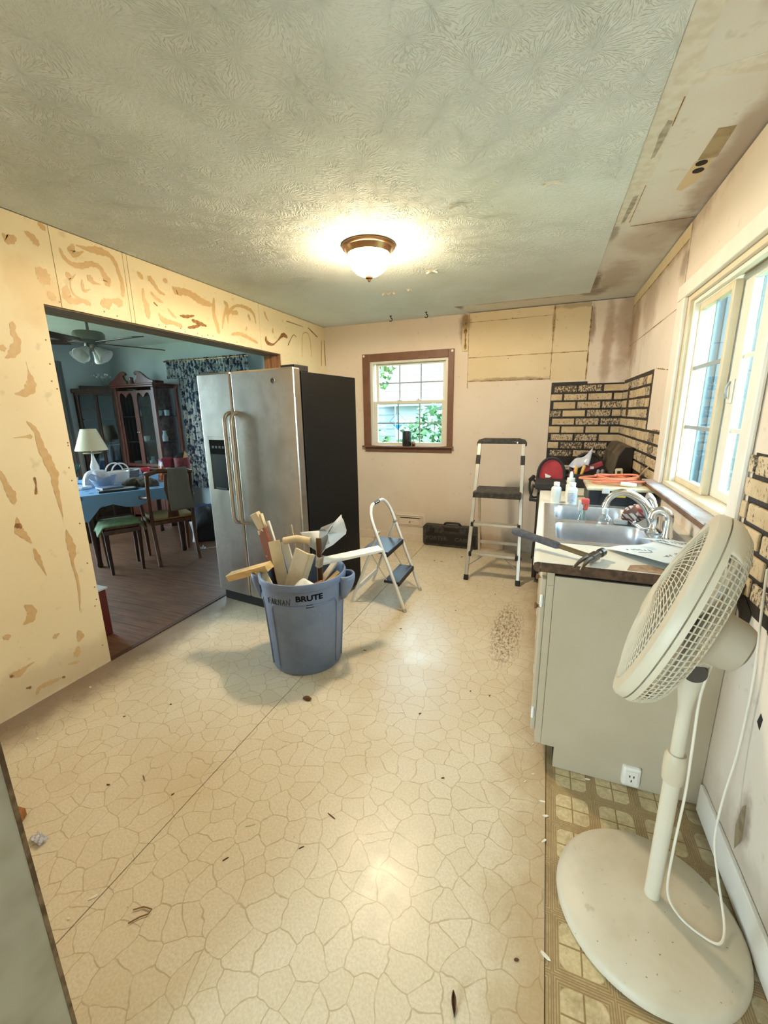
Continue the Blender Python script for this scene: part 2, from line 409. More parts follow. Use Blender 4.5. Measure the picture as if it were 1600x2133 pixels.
def m_brick():
    n = NT('stained_brick_face'); co = n.co('Object'); oi = n.N.new('ShaderNodeObjectInfo'); r = oi.outputs['Random']
    gp = n.N.new('ShaderNodeNewGeometry').outputs['Position']
    z = n.noise(n.mapping(gp, (1, 1, .55)), 75, 4, .75)
    lo = n.mapr(r, 0, 1, 0.64, 0.42, False)
    sp = n.mapr(z, lo, n.M('ADD', lo, 0.07))
    col = n.mix(n.mapr(n.noise(gp, 12, 3), .35, .65), S(214, 192, 156), S(194, 170, 132))
    col = n.mix(n.M('MULTIPLY', r, .25), col, S(226, 216, 200))
    col = n.mix(n.M('MULTIPLY', sp, .9), col, S(42, 33, 26))
    n.base(col); n.rough(.8); n.bump(n.noise(gp, 60, 4, .7), .45, .003); return n.m
M['brick'] = m_brick()

def struct(name, mb, m, parent=None, **k):
    o = mb.build(name, m, parent, **k)
    if parent is None: o['kind'] = 'structure'
    return o

L, R, D, H = -2.44, 0.645, 4.5, 2.44
# ------------------------------------------------------------------ floors
fl = struct('floor', MB().box(L, R+.12, -2.6, D+.12, -.06, -.005), M['dark'])
MB().box(L, -1.2220, -2.6, D, -.005, 0).build('vinyl_sheet', M['flag'], fl)
MB().box(-1.2184, 0.0980, -2.6, D, -.005, 0).build('vinyl_sheet', M['flag'], fl)
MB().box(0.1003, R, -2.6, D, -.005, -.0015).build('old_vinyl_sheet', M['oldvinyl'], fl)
fd = struct('floor_dining', MB().box(-6.12, L-.004, 0.3, D+.12, -.06, -.012), M['dark'])
pm = None
yy = 0.3; k = 0
while yy < D-.02:
    xs = [-6.0, -4.6+rnd.uniform(-.6, .6), -3.4+rnd.uniform(-.4, .3), L-.006]
    for a, b in zip(xs[:-1], xs[1:]):
        if yy < 1.3: continue
        o = MB().box(a+.0008, b-.0008, yy+.0007, yy+.0833, -.012, -rnd.uniform(.0, .0006)).build('plank', M['plank'], fd)
    yy += .084; k += 1
MB().box(L-.03, L+.006, 1.525, 3.6, -.004, .006).build('threshold_strip', plain('dark_threshold_wood', S(70, 46, 28), .5), fd, bevel=.002)

# ------------------------------------------------------------------ left wall with the wide opening
wl = struct('wall_left', MB().box(L-.2, L-.012, .18, 1.52, 0, H).box(L-.2, L-.012, 1.52, 3.605, 2.055, H).box(L-.2, L-.012, 3.605, D, 0, H), M['dark'])
def panel(poly, name='wallboard_panel', t=.012, m=None):
    return MB().prism(poly, (L-.012, 0, 0), (0, 1, 0), (0, 0, 1), t).build(name, m or M['wall_l'], wl)
panel([(.3, 0), (1.525, 0), (1.525, 2.05), (1.613, 2.05), (1.613, H-.003), (.3, H-.003)])
panel([(1.6165, 2.05), (2.0185, 2.05), (2.0185, H-.003), (1.6165, H-.003)])
panel([(2.0215, 2.05), (2.0455, 2.05), (2.0455, H-.003), (2.0215, H-.003)], 'wallboard_strip')
panel([(2.0485, 2.05), (3.298, 2.05), (3.298, H-.003), (2.0485, H-.003)])
panel([(3.3015, 2.05), (3.6, 2.05), (3.6, 0), (D, 0), (D, H-.003), (3.3015, H-.003)])
MB().box(L-.2, L-.0125, 1.525, 3.6, 2.043, 2.055).build('header_board', M['headwood'], wl)
MB().box(L-.2, L-.0125, 3.598, 3.605, 0, 2.043).build('jamb_stud', M['stud'], wl)
MB().box(L-.2, L-.0125, 1.518, 1.5245, 0, 2.043).build('jamb_stud', M['stud'], wl)
MB().box(L-.212, L-.2, .3, 1.52, 0, H).box(L-.212, L-.2, 1.52, 3.605, 2.055, H).box(L-.212, L-.2, 3.605, D, 0, H).build('dining_side_board', M['dining_wall'], wl)
GLUE_TAN= [[(1.403,2.327,0.0118),(1.419,2.306,0.0417),(1.448,2.321,0.0301),(1.459,2.325,0.0061)],[(1.501,2.366,0.0154),(1.528,2.354,0.0374),(1.546,2.332,0.0377),(1.55,2.322,0.0189)],[(1.57,2.429,0.0157),(1.586,2.421,0.0349),(1.598,2.408,0.0191)],[(1.521,2.211,0.0252),(1.543,2.192,0.0766),(1.559,2.17,0.0709),(1.571,2.155,0.0259)],[(1.557,2.111,0.0259),(1.572,2.096,0.0457),(1.584,2.081,0.0329)],[(1.368,1.933,0.0304),(1.362,1.886,0.0305),(1.373,1.848,0.0369),(1.348,1.799,0.049),(1.322,1.773,0.0182),(1.306,1.765,0.006)],[(1.294,1.809,0.0298),(1.314,1.809,0.0301)],[(1.391,1.757,0.0038),(1.394,1.715,0.005),(1.397,1.673,0.0381),(1.39,1.636,0.0572),(1.359,1.605,0.0377),(1.315,1.6,0.0093)],[(1.657,2.345,0.0165),(1.667,2.312,0.0232),(1.7,2.286,0.0236),(1.754,2.289,0.031),(1.813,2.316,0.0282),(1.863,2.314,0.0287),(1.88,2.286,0.0362),(1.897,2.251,0.0585),(1.885,2.228,0.0292)],[(1.732,2.387,0.0135),(1.719,2.352,0.054),(1.736,2.339,0.0272),(1.781,2.369,0.0104)],[(1.745,2.388,0.0068),(1.806,2.389,0.0244),(1.871,2.4,0.0428),(1.93,2.399,0.0292),(1.964,2.369,0.0297),(1.979,2.32,0.0262),(1.993,2.262,0.0303),(1.984,2.191,0.0304)],[(1.669,2.235,0.0167),(1.678,2.219,0.037),(1.685,2.203,0.0135),(1.718,2.239,0.0041)],[(1.684,2.196,0.0081),(1.678,2.164,0.0102),(1.691,2.13,0.0137),(1.721,2.112,0.0208),(1.761,2.104,0.0282),(1.77,2.093,0.0142)],[(1.659,2.165,0.0202),(1.651,2.121,0.0606),(1.666,2.099,0.0407),(1.719,2.098,0.0173)],[(1.784,2.247,0.021),(1.796,2.238,0.0388),(1.811,2.223,0.0213),(1.854,2.221,0.0043)],[(1.748,2.219,0.0083),(1.745,2.187,0.0208),(1.751,2.163,0.0174),(1.786,2.181,0.0042)],[(1.836,2.117,0.0217),(1.871,2.125,0.0587),(1.909,2.147,0.0223),(1.949,2.148,0.0527),(1.971,2.16,0.0304)],[(2.11,2.356,0.0196),(2.129,2.34,0.0355),(2.14,2.329,0.0238)],[(2.189,2.349,0.0403),(2.222,2.32,0.0327),(2.254,2.283,0.0248),(2.301,2.272,0.0126)],[(2.135,2.269,0.0159),(2.13,2.217,0.028),(2.145,2.169,0.0484),(2.145,2.117,0.0405),(2.146,2.095,0.0162)],[(2.193,2.261,0.0163),(2.226,2.232,0.0247),(2.273,2.219,0.0168)],[(2.301,2.359,0.0209),(2.326,2.364,0.0337)],[(2.23,2.141,0.0166),(2.264,2.105,0.0422),(2.336,2.106,0.0259),(2.409,2.095,0.0354)],[(2.373,2.335,0.0257),(2.402,2.319,0.052),(2.491,2.332,0.0445),(2.582,2.32,0.0458),(2.628,2.305,0.0372)],[(2.308,2.188,0.0127),(2.344,2.156,0.0216),(2.373,2.141,0.0087)],[(1.339,1.467,0.0063),(1.362,1.438,0.0257),(1.377,1.399,0.0259),(1.381,1.328,0.0458),(1.401,1.274,0.0465),(1.415,1.219,0.0336)],[(1.268,1.39,0.0031),(1.319,1.393,0.0095),(1.344,1.392,0.0288)],[(1.371,1.405,0.0242),(1.384,1.316,0.0369),(1.399,1.236,0.0416),(1.418,1.196,0.0506),(1.411,1.137,0.0381),(1.413,1.059,0.0256),(1.417,0.952,0.0043)],[(1.184,1.235,0.0228),(1.196,1.164,0.0308),(1.209,1.115,0.0467),(1.211,1.071,0.0196)],[(1.208,1.003,0.0039),(1.207,0.962,0.0356),(1.208,0.929,0.0476),(1.231,0.889,0.0282),(1.246,0.855,0.0081)],[(1.251,0.824,0.0123),(1.259,0.769,0.033),(1.269,0.722,0.0167),(1.281,0.664,0.0034)],[(1.42,0.88,0.0052),(1.425,0.814,0.044),(1.43,0.748,0.0488),(1.418,0.686,0.0178),(1.426,0.588,0.018),(1.421,0.484,0.0136),(1.407,0.401,0.0036)],[(1.159,0.546,0.0162),(1.181,0.509,0.0493),(1.17,0.47,0.0493),(1.134,0.452,0.0122)],[(1.376,0.287,0.0136),(1.382,0.249,0.0503),(1.369,0.225,0.0182)],[(1.36,0.196,0.0137),(1.352,0.169,0.041),(1.346,0.147,0.0455)],[(1.247,0.313,0.0086),(1.261,0.315,0.026),(1.283,0.322,0.0044)],[(1.03,0.226,0.0095),(1.068,0.21,0.0405),(1.105,0.223,0.0164),(1.139,0.23,0.0067)],[(1.121,0.051,0.021),(1.141,0.076,0.0212),(1.19,0.072,0.0259),(1.242,0.067,0.0106)],[(1.29,0.121,0.0089),(1.331,0.109,0.0182),(1.348,0.105,0.011)],[(1.042,0.431,0.0117),(1.057,0.422,0.0315),(1.071,0.424,0.0119)],[(2.539,2.315,0.0362),(2.633,2.302,0.0497),(2.734,2.301,0.0256)],[(2.759,2.354,0.0257),(2.742,2.244,0.0386),(2.766,2.164,0.0457),(2.775,2.105,0.0328)],[(2.868,2.354,0.0265),(2.901,2.324,0.0402),(2.851,2.241,0.0266),(2.819,2.149,0.0159)],[(2.892,2.199,0.0135),(2.903,2.275,0.0336),(3.003,2.352,0.0206),(3.129,2.366,0.0284),(3.225,2.339,0.0291),(3.248,2.262,0.0147)],[(3.016,2.304,0.0346),(2.944,2.29,0.0407)],[(3.154,2.312,0.0358),(3.171,2.275,0.0289)],[(2.92,2.121,0.0205),(3.014,2.142,0.028),(3.118,2.132,0.0287),(3.25,2.103,0.0223)],[(3.119,2.212,0.0215),(3.104,2.183,0.0214)],[(3.383,2.384,0.0272),(3.402,2.346,0.0228),(3.436,2.317,0.0092)],[(3.492,2.262,0.0234),(3.488,2.225,0.0391)],[(3.978,2.065,0.0106),(3.993,2.199,0.014),(4.021,2.301,0.0105),(4.123,2.317,0.0143),(4.164,2.223,0.0181),(4.167,2.086,0.011)]]
GLUE_BROWN= [[(2.409,2.164,0.0141),(2.466,2.169,0.0233),(2.538,2.189,0.011)],[(2.465,2.096,0.0135),(2.526,2.111,0.0229),(2.589,2.134,0.014)],[(2.202,2.204,0.0098),(2.228,2.187,0.0066)],[(2.402,2.323,0.0121),(2.409,2.297,0.007)],[(1.321,1.184,0.0178),(1.321,1.143,0.0065),(1.313,1.103,0.0196)],[(1.081,0.113,0.0066),(1.101,0.105,0.0166)],[(1.25,0.066,0.0124),(1.261,0.059,0.016)],[(1.193,0.958,0.0173),(1.208,0.958,0.0285),(1.217,0.943,0.0111)],[(1.031,0.216,0.0143),(1.043,0.21,0.0128)],[(3.379,2.172,0.0337),(3.386,2.13,0.0399),(3.474,2.12,0.0188),(3.56,2.169,0.0128),(3.65,2.231,0.039),(3.72,2.223,0.033)],[(3.725,2.146,0.0133),(3.827,2.255,0.0084),(3.888,2.248,0.0086)],[(3.724,2.369,0.0098),(3.902,2.37,0.0068),(4.029,2.368,0.0053)],[(4.13,2.377,0.0143),(4.317,2.313,0.0149)],[(4.409,2.292,0.0114),(4.382,2.019,0.0134)],[(4.468,2.3,0.0154),(4.481,2.029,0.0195)],[(2.514,2.154,0.0218),(2.592,2.145,0.0273),(2.649,2.138,0.0126)]]
NST = [0]
def stroke(pts, m, nm):
    NST[0] += 1; X = L+.0006+NST[0]*.00002
    P = smoothline([(p[0], p[1], p[2]) for p in pts], 5); n = len(P); Lf = []; Rt = []
    for i, p in enumerate(P):
        q = P[min(i+1, n-1)]-P[max(i-1, 0)]; t = Vector((q.x, q.y)); t = t.normalized() if t.length > 1e-9 else Vector((1, 0))
        nn = Vector((-t.y, t.x)); w = max(p.z, .001)*.5*(1+.18*math.sin(i*1.7+p.x*40))
        if i in (0, n-1): w *= .7; e = (p.x+t.x*w*(.8 if i else -.8), p.y+t.y*w*(.8 if i else -.8)); e0 = e if i == 0 else e0; e1 = e
        Lf.append((p.x+nn.x*w*.8, p.y+nn.y*w)); Rt.append((p.x-nn.x*w*.8, p.y-nn.y*w))
    V = [(X, a, b) for a, b in Lf]+[(X, a, b) for a, b in Rt]+[(X, e0[0], e0[1]), (X, e1[0], e1[1])]
    F = [(i, i+1, n+i+1, n+i) for i in range(n-1)]+[(0, n, 2*n), (n-1, 2*n-1, 2*n+1)]
    MB().add(V, F).build(nm, m, wl)
for st in GLUE_TAN: stroke([(a, b, c) for a, b, c in st], M['glue'], 'adhesive_mark')
for st in GLUE_BROWN: stroke([(a, b, c) for a, b, c in st], M['gluebrown'], 'adhesive_mark')
for i in range(26):
    yv, zv = (rnd.uniform(1.49, 1.515), rnd.uniform(.1, 2.0)) if i < 14 else (rnd.uniform(1.6, 3.5), 2.06+rnd.uniform(0, .02))
    MB().lathe([(0, .0015), (.004, .001), (.0045, 0)], (L, yv, zv), (1, 0, 0), 8).build('nail_head', M['gluebrown'], wl)

# ------------------------------------------------------------------ back wall
hx0, hx1, hz0, hz1 = -1.892, -1.0, 1.10, 2.04
def wall_y(x0, x1, y0, y1, hole=None):
    mb = MB()
    if hole:
        a, b, c, d = hole
        mb.box(x0, a, y0, y1, 0, H).box(b, x1, y0, y1, 0, H).box(a, b, y0, y1, 0, c).box(a, b, y0, y1, d, H)
    else: mb.box(x0, x1, y0, y1, 0, H)
    return mb
wb = struct('wall_back', wall_y(L, R, D, D+.13, (hx0, hx1, hz0, hz1)), M['wall_k'])
wdb = struct('wall_dining_back', wall_y(-6.12, L-.0005, D, D+.13, (-4.6, -3.6, .9, 2.1)), M['dining_wall'])
wdl = struct('wall_dining_far', MB().box(-6.12, -6.0, .3, 1.15, 0, H).box(-6.12, -6.0, 2.95, D, 0, H).box(-6.12, -6.0, 1.15, 2.95, 0, .3).box(-6.12, -6.0, 1.15, 2.95, 2.3, H), M['dining_wall'])
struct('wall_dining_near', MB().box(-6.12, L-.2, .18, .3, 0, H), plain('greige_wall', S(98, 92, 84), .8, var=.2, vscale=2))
# unpainted area where cupboards hung, with grime along its edges
def ypatch(x0, x1, z0, z1, m, nm, t=.0015): return MB().box(x0, x1, D-t, D, z0, z1).build(nm, m, wb)
ypatch(-.865, -.80, 2.085, 2.435, M['patch'], 'unpainted_patch')
ypatch(-.795, -.003, 1.79, 2.015, M['patch'], 'unpainted_patch', .002)
ypatch(-.795, -.003, 2.02, 2.352, M['patch'], 'unpainted_patch', .002)
ypatch(-.80, -.003, 2.356, 2.44, M['patch'], 'unpainted_patch', .002)
ypatch(.003, .31, 1.76, 2.015, M['patch'], 'unpainted_patch', .002)
ypatch(.003, .31, 2.02, 2.44, M['patch'], 'unpainted_patch', .002)
def grime(x0, z0, x1, z1, w=.006):
    n = 22; V = []
    for i in range(n+1):
        t = i/n; ww = w*rnd.uniform(.15, 1.0); x = x0+(x1-x0)*t; z = z0+(z1-z0)*t
        if abs(x1-x0) > abs(z1-z0): V += [(x, D-.0026, z-ww), (x, D-.0026, z+ww)]
        else: V += [(x-ww, D-.0026, z), (x+ww, D-.0026, z)]
    MB().add(V, [(2*i, 2*i+1, 2*i+3, 2*i+2) for i in range(n)]).build('grime_line', M['crack'], wb)
grime(-.795, 1.787, .0, 1.782, .007); grime(-.79, 2.018, .31, 2.017, .004); grime(0, 1.77, 0, 2.44, .005); grime(.315, 1.76, .315, 2.4, .008)
grime(-.797, 1.72, -.797, 2.44, .004); grime(-.797, 2.354, 0, 2.355, .003); grime(-.83, 2.1, -.83, 2.43, .016); grime(-.865, 2.085, -.80, 2.085, .004)
for x, z in ((-.4, 1.99), (-.38, 2.36), (-.1, 1.6), (-.1, 1.57)):
    MB().lathe([(0, .001), (.005, .0005), (.005, 0)], (x, D-.002, z), (0, -1, 0), 8).build('nail_hole', M['gluebrown'], wb)

# ------------------------------------------------------------------ right wall
ry0, ry1, rz0, rz1 = 1.80, 2.765, 1.075, 2.045
wr = struct('wall_right', MB().box(R, R+.13, -2.6, ry0, 0, H).box(R, R+.13, ry1, D+.13, 0, H).box(R, R+.13, ry0, ry1, 0, rz0).box(R, R+.13, ry0, ry1, rz1, H), M['wall_k'])
def xline(y0, z0, y1, z1, w=.004):
    n = 18; V = []
    for i in range(n+1):
        t = i/n; ww = w*rnd.uniform(.15, 1.0); y = y0+(y1-y0)*t; z = z0+(z1-z0)*t
        V += [(R-.0012, y, z-ww), (R-.0012, y, z+ww)] if abs(y1-y0) > abs(z1-z0) else [(R-.0012, y-ww, z), (R-.0012, y+ww, z)]
    MB().add(V, [(2*i, 2*i+1, 2*i+3, 2*i+2) for i in range(n)]).build('grime_line', M['crack'], wr)
xline(4.48, 2.03, 2.93, 2.03); xline(4.48, 2.36, 2.9, 2.36, .006); xline(3.9, 1.75, 3.9, 2.4, .003); xline(2.88, 2.13, 2.88, 2.42, .004); xline(3.3, 1.74, 2.95, 1.70, .005); xline(3.18, 1.35, 2.92, 1.35, .006)
MB().box(R-.001, R, 2.9, 4.49, 2.365, 2.44).build('unpainted_patch', M['patch'], wr)

# brick remains: mastic bed and single bricks
def bricks(name_parent, axis, lo, hi, z0, z1, t, mort, seed, skipfn=None, blen=.2, joint=.014, bh=.062, pitch=.0765, ztop=None, bev=.003):
    r2 = random.Random(seed); zt = ztop if ztop else z1
    def bx(a, b, c, d, depth, base=0.0):
        return MB().box(a, b, D-depth, D-base, c, d) if axis == 'y' else MB().box(R-depth, R-base, a, b, c, d)
    for (a, b, c, d) in mort: bx(a, b, c, d, .0022).build('mastic_bed', M['mastic'], name_parent)
    row = 0; z = zt
    while z-bh > z0-.005:
        s = lo+(.028 if row % 2 == 0 else -.095)
        while s < hi:
            a, b = max(s, lo+.004), min(s+blen, hi)
            if b-a > .025 and not (skipfn and skipfn((a+b)/2, z-bh/2)):
                bx(a+r2.uniform(0, .003), b-r2.uniform(0, .003), z-bh+r2.uniform(0, .003), z-r2.uniform(0, .003), t+r2.uniform(-.001, .0015), .0005).build('brick', M['brick'], name_parent, bevel=bev)
            s += blen+joint
        row += 1; z -= pitch
bricks(wb, 'y', .020, R-.004, 1.0, 1.715, .0055, [(.02, .335, .95, 1.745), (.335, R-.003, .95, 1.725)], 3, ztop=1.712)
bricks(wr, 'x', 2.915, D-.006, .98, 1.715, .0055, [(3.345, D-.003, 1.345, 1.74), (2.925, D-.003, .94, 1.345)], 5,
       skipfn=lambda y, z: (z > 1.33 and y < 3.36) or (3.03 < y < 3.14 and z < 1.2), blen=.13, ztop=1.712)
bricks(wr, 'x', .90, 1.715, .84, 1.335, .011, [(.90, 1.69, .845, 1.338)], 9, ztop=1.333, blen=.17, joint=.016, bev=.006,
       skipfn=lambda y, z: False)
MB().prism([(1.42, .84), (1.36, .80), (1.38, .76), (1.33, .72), (1.28, .74), (1.2, .69), (1.1, .73), (.95, .70), (.95, .85), (1.42, .85)], (R-.001, 0, 0), (0, 1, 0), (0, 0, 1), .0008).build('mastic_smear', M['mastic'], wr)
MB().prism([(1.66, .86), (1.60, .82), (1.58, .78), (1.53, .79), (1.52, .85), (1.6, .9)], (R-.004, 0, 0), (0, 1, 0), (0, 0, 1), .003).build('mastic_smear', M['mastic'], wr)
MB().prism([(4.12, 1.44), (4.17, 1.42), (4.22, 1.45), (4.23, 1.66), (4.14, 1.67)], (R-.008, 0, 0), (0, 1, 0), (0, 0, 1), .0075).build('mastic_smear', plain('brown_mastic', S(60, 40, 26), .5), wr)
MB().prism([(1.37, .575), (1.35, .56), (1.345, .60), (1.36, .61)], (R-.001, 0, 0), (0, 1, 0), (0, 0, 1), .0008).build('chipped_spot', M['dark'], wr)
MB().prism([(1.33, .31), (1.31, .20), (1.34, .13), (1.36, .2), (1.345, .29)], (R-.001, 0, 0), (0, 1, 0), (0, 0, 1), .0008).build('chipped_spot', plain('chipped_plaster', S(150, 130, 100), .9, var=.8, vscale=30), wr)
bbm = M['wall_k']
struct('baseboard_right', MB().box(R-.014, R-.0005, -1.5, 1.60, 0.0, .115), M['white'], bevel=.003)
struct('baseboard_back', MB().box(L+.001, -.35, D-.014, D-.0005, .0, .095), bbm, bevel=.003)

# ------------------------------------------------------------------ ceiling
ce = struct('ceiling', MB().box(L-.2, R+.13, -2.7, D+.13, H+.008, H+.1), M['ceil'])
MB().prism([(L, -2.6), (.262, -2.6), (.266, 4.18), (-.886, 4.172), (-.886, 4.20), (-.80, D), (L, D)], (0, 0, H), (1, 0, 0), (0, 1, 0), .008).build('textured_plaster_coat', M['swirl'], ce)
struct('ceiling_dining', MB().box(-6.12, L-.2, .18, D+.13, H, H+.1), M['dining_ceil'])
zc = H+.0075
def cpatch(poly, m, nm, t=.001): return MB().prism(poly, (0, 0, zc-t), (1, 0, 0), (0, 1, 0), t).build(nm, m, ce)
cpatch([(.268, .6), (.335, .6), (.335, 1.5), (.345, 1.74), (.337, 2.0), (.35, 2.2), (.338, 2.5), (.335, 2.83), (.270, 2.83)], M['compound'], 'joint_compound_strip')
cpatch([(.337, 1.735), (.52, 1.72), (.645, 1.735), (.645, 1.80), (.54, 1.80), (.42, 1.775), (.337, 1.785)], M['compound'], 'joint_compound_strip', .0013)
cpatch([(.318, 1.94), (.335, 1.95), (.333, 2.05), (.325, 2.17), (.312, 2.18), (.312, 2.10), (.308, 2.02)], M['barepaper'], 'torn_paper_patch', .0016)
cpatch([(.305, 2.50), (.325, 2.49), (.325, 2.60), (.312, 2.78), (.296, 2.80), (.300, 2.65)], M['barepaper'], 'torn_paper_patch', .0016)
cpatch([(.497, 2.06), (.552, 2.065), (.556, 2.262), (.492, 2.265)], M['barewood'], 'bare_board_patch', .0012)
cpatch([(.485, 2.27), (.55, 2.27), (.535, 2.46), (.50, 2.52), (.475, 2.50)], M['patch'], 'yellowed_patch')
for cx_, cy_ in ((.512, 2.290), (.517, 2.350)):
    MB().lathe([(0, 0), (.0205, 0), (.0205, .002), (0, .002)], (cx_, cy_, zc-.003), (0, 0, 1), 18).build('round_hole', M['dark'], ce)
for (x0, y0, x1, y1) in ((.337, 1.83, .341, 1.98), (.336, 2.4, .339, 2.8), (.264, 2.55, .268, 2.9), (.264, 3.75, .269, 4.17), (.35, 2.855, .64, 2.862), (-.8, 4.176, .26, 4.182), (.266, 3.0, .268, 3.7)):
    cpatch([(x0, y0), (x1, y0), (x1, y1), (x0, y1)], M['crack'], 'grime_line', .0014)
# curled paint flakes and cracks
for (cx_, cy_, sx, sy, a) in ((-1.30, 3.46, .06, .035, .3), (-1.24, 3.47, .05, .02, .9), (-1.10, 3.44, .035, .02, -.4), (-.82, 3.09, .07, .018, .1), (-.46, 2.23, .08, .012, .3), (-.05, 2.19, .07, .01, .1)):
    def flk(u, v, cx_=cx_, cy_=cy_, sx=sx, sy=sy, a=a):
        lx = (u-.5)*sx*(1+.3*math.sin(v*9)); ly = (v-.5)*sy*2*(1+.25*math.cos(u*11)); z = H-.001-.014*v*v*(.6+.4*math.sin(u*7+1))
        return (cx_+lx*math.cos(a)-ly*math.sin(a), cy_+lx*math.sin(a)+ly*math.cos(a), z)
    MB().grid(flk, 8, 4).build('paint_flake', M['compound'], ce)

# ------------------------------------------------------------------ near wall and door casing by the camera
struct('wall_rear', MB().box(L-.2, -2.2, -2.7, -2.6, 0, H).box(-1.0, R+.13, -2.7, -2.6, 0, H).box(-2.2, -1.0, -2.7, -2.6, 0, .1).box(-2.2, -1.0, -2.7, -2.6, 2.1, H), M['wall_k'])
struct('wall_left_rear', MB().box(L-.2, L, -2.6, .19, 0, H), M['wall_k'])
wf = struct('wall_front', MB().box(L-.2, -.90, .19, .30, 0, H), M['wall_k'])
tr = struct('trim_1', MB().box(-.905, -.83, .165, .315, 0, 2.1).box(-.96, -.845, .155, .19, 0, 2.1), plain('chipped_grey_white_paint', S(176, 174, 160), .55, var=.6, vscale=9, c2=S(140, 132, 112)), bevel=.006)
MB().box(-.8305, -.8285, .309, .316, 0, 2.1).build('worn_wood_edge', plain('dark_worn_edge', S(84, 62, 42), .7, var=.8, vscale=30, c2=S(140, 118, 90)), tr)

# ------------------------------------------------------------------ back window (window_1)
w1 = thing('window_1', None, None, (-1.45, D, 1.1), kind='structure')
def wpart(mb, nm, m, par=None, **k): return mb.build(nm, m, par or w1, world=True, **k)
wpart(MB().box(-1.975, -1.888, D-.02, D, 1.118, 2.12), 'casing', M['brownpaint'], bevel=.003)
wpart(MB().box(-1.0, -.938, D-.02, D, 1.118, 2.118), 'casing', M['brownpaint'], bevel=.003)
wpart(MB().box(-1.888, -1.0, D-.02, D, 2.04, 2.119), 'casing', M['brownpaint'], bevel=.003)
wpart(MB().box(-1.99, -.925, D-.055, D+.02, 1.10, 1.118), 'stool', M['brownpaint'], bevel=.004)
wpart(MB().box(-1.965, -.945, D-.018, D, 1.05, 1.099), 'apron', M['brownpaint'], bevel=.003)
wpart(MB().box(-1.892, -1.862, D+.005, D+.11, 1.119, 2.04).box(-1.03, -1.0, D+.005, D+.11, 1.119, 2.04).box(-1.862, -1.03, D+.005, D+.11, 2.015, 2.04).box(-1.862, -1.03, D+.02, D+.11, 1.10, 1.125), 'jamb_frame', M['vinylwhite'], bevel=.002)
def sash(y, x0, x1, z0, z1, st, rl, rt):
    s = wpart(MB().box(x0, x0+st, y, y+.03, z0, z1).box(x1-st, x1, y, y+.03, z0, z1).box(x0+st, x1-st, y, y+.03, z0, z0+rl).box(x0+st, x1-st, y, y+.03, z1-rt, z1), 'sash', M['vinylwhite'], bevel=.003)
    gx0, gx1, gz0, gz1 = x0+st, x1-st, z0+rl, z1-rt
    wpart(MB().box(gx0-.003, gx1+.003, y+.013, y+.016, gz0-.003, gz1+.003), 'pane', M['glass'], s)
    for i in (1, 2): wpart(MB().box(gx0+(gx1-gx0)*i/3-.006, gx0+(gx1-gx0)*i/3+.006, y+.010, y+.0195, gz0, gz1), 'muntin', M['muntin'], s)
    wpart(MB().box(gx0, gx1, y+.0105, y+.019, (gz0+gz1)/2-.006, (gz0+gz1)/2+.006), 'muntin', M['muntin'], s)
    return s
sash(D+.065, -1.845, -1.035, 1.59, 2.015, .035, .03, .02)
s2 = sash(D+.03, -1.862, -1.03, 1.122, 1.612, .04, .032, .03)
for x in (-1.55, -1.33): wpart(MB().box(x-.03, x+.03, D+.018, D+.032, 1.612, 1.622).cyl((x, D+.024, 1.62), (x, D+.024, 1.634), .014, .010, 10), 'sash_lock', M['vinylwhite'], s2)

for x, z in ((-1.955, 2.10), (-.958, 2.098)): wpart(MB().lathe([(0, .0015), (.012, .001), (.013, 0)], (x, D-.02, z), (0, -1, 0), 9), 'paint_chip', M['white'])
# ------------------------------------------------------------------ right window (window_2)
w2 = thing('window_2', None, None, (R, 2.28, 1.05), kind='structure')
def rpart(mb, nm, m, par=None, **k): return mb.build(nm, m, par or w2, world=True, **k)
rpart(MB().box(R-.02, R, 2.765, 2.895, 1.066, 2.045), 'casing', M['white'], bevel=.004)
rpart(MB().box(R-.022, R, 1.70, 2.895, 2.046, 2.122), 'casing', M['white'], bevel=.004)
rpart(MB().box(R-.022, R, 1.715, 1.80, 1.05, 2.045), 'casing', M['white'], bevel=.012)
rpart(MB().box(R-.075, R-.001, 1.66, 2.93, 1.036, 1.056), 'stool', M['brownstool'], bevel=.003)
rpart(MB().box(R-.073, R+.02, 1.81, 2.925, 1.0563, 1.0655), 'ledge', M['marble'], bevel=.002)
rpart(MB().box(R+.002, R+.12, 2.735, 2.765, 1.075, 2.045).box(R+.002, R+.12, 1.80, 1.815, 1.075, 2.045).box(R+.002, R+.12, 1.815, 2.735, 2.02, 2.045).box(R-.004, R+.12, 1.815, 2.735, 1.0665, 1.088), 'jamb_frame', M['cream'], bevel=.002)
rpart(MB().box(R+.02, R+.045, 2.715, 2.735, 1.088, 2.02).box(R+.02, R+.045, 1.815, 2.715, 2.0, 2.02), 'stop_bead', M['white'], bevel=.002)
def rsash(x, y0, y1, z0, z1, st, rl, m, mm):
    s = rpart(MB().box(x, x+.03, y0, y0+st, z0, z1).box(x, x+.03, y1-st, y1, z0, z1).box(x, x+.03, y0+st, y1-st, z0, z0+rl).box(x, x+.03, y0+st, y1-st, z1-rl, z1), 'sash', m, bevel=.003)
    a, b, c, d = y0+st, y1-st, z0+rl, z1-rl
    rpart(MB().box(x+.013, x+.016, a-.003, b+.003, c-.003, d+.003), 'pane', M['glass'], s)
    rpart(MB().box(x+.010, x+.0195, (a+b)/2-.006, (a+b)/2+.006, c, d), 'muntin', mm, s)
    for zz in (1.385, 1.685): rpart(MB().box(x+.0095, x+.02, a, b, zz-.009, zz+.009), 'muntin', mm, s)
    return s
rsash(R+.045, 2.285, 2.735, 1.088, 2.0, .028, .034, M['cream'], M['muntin'])
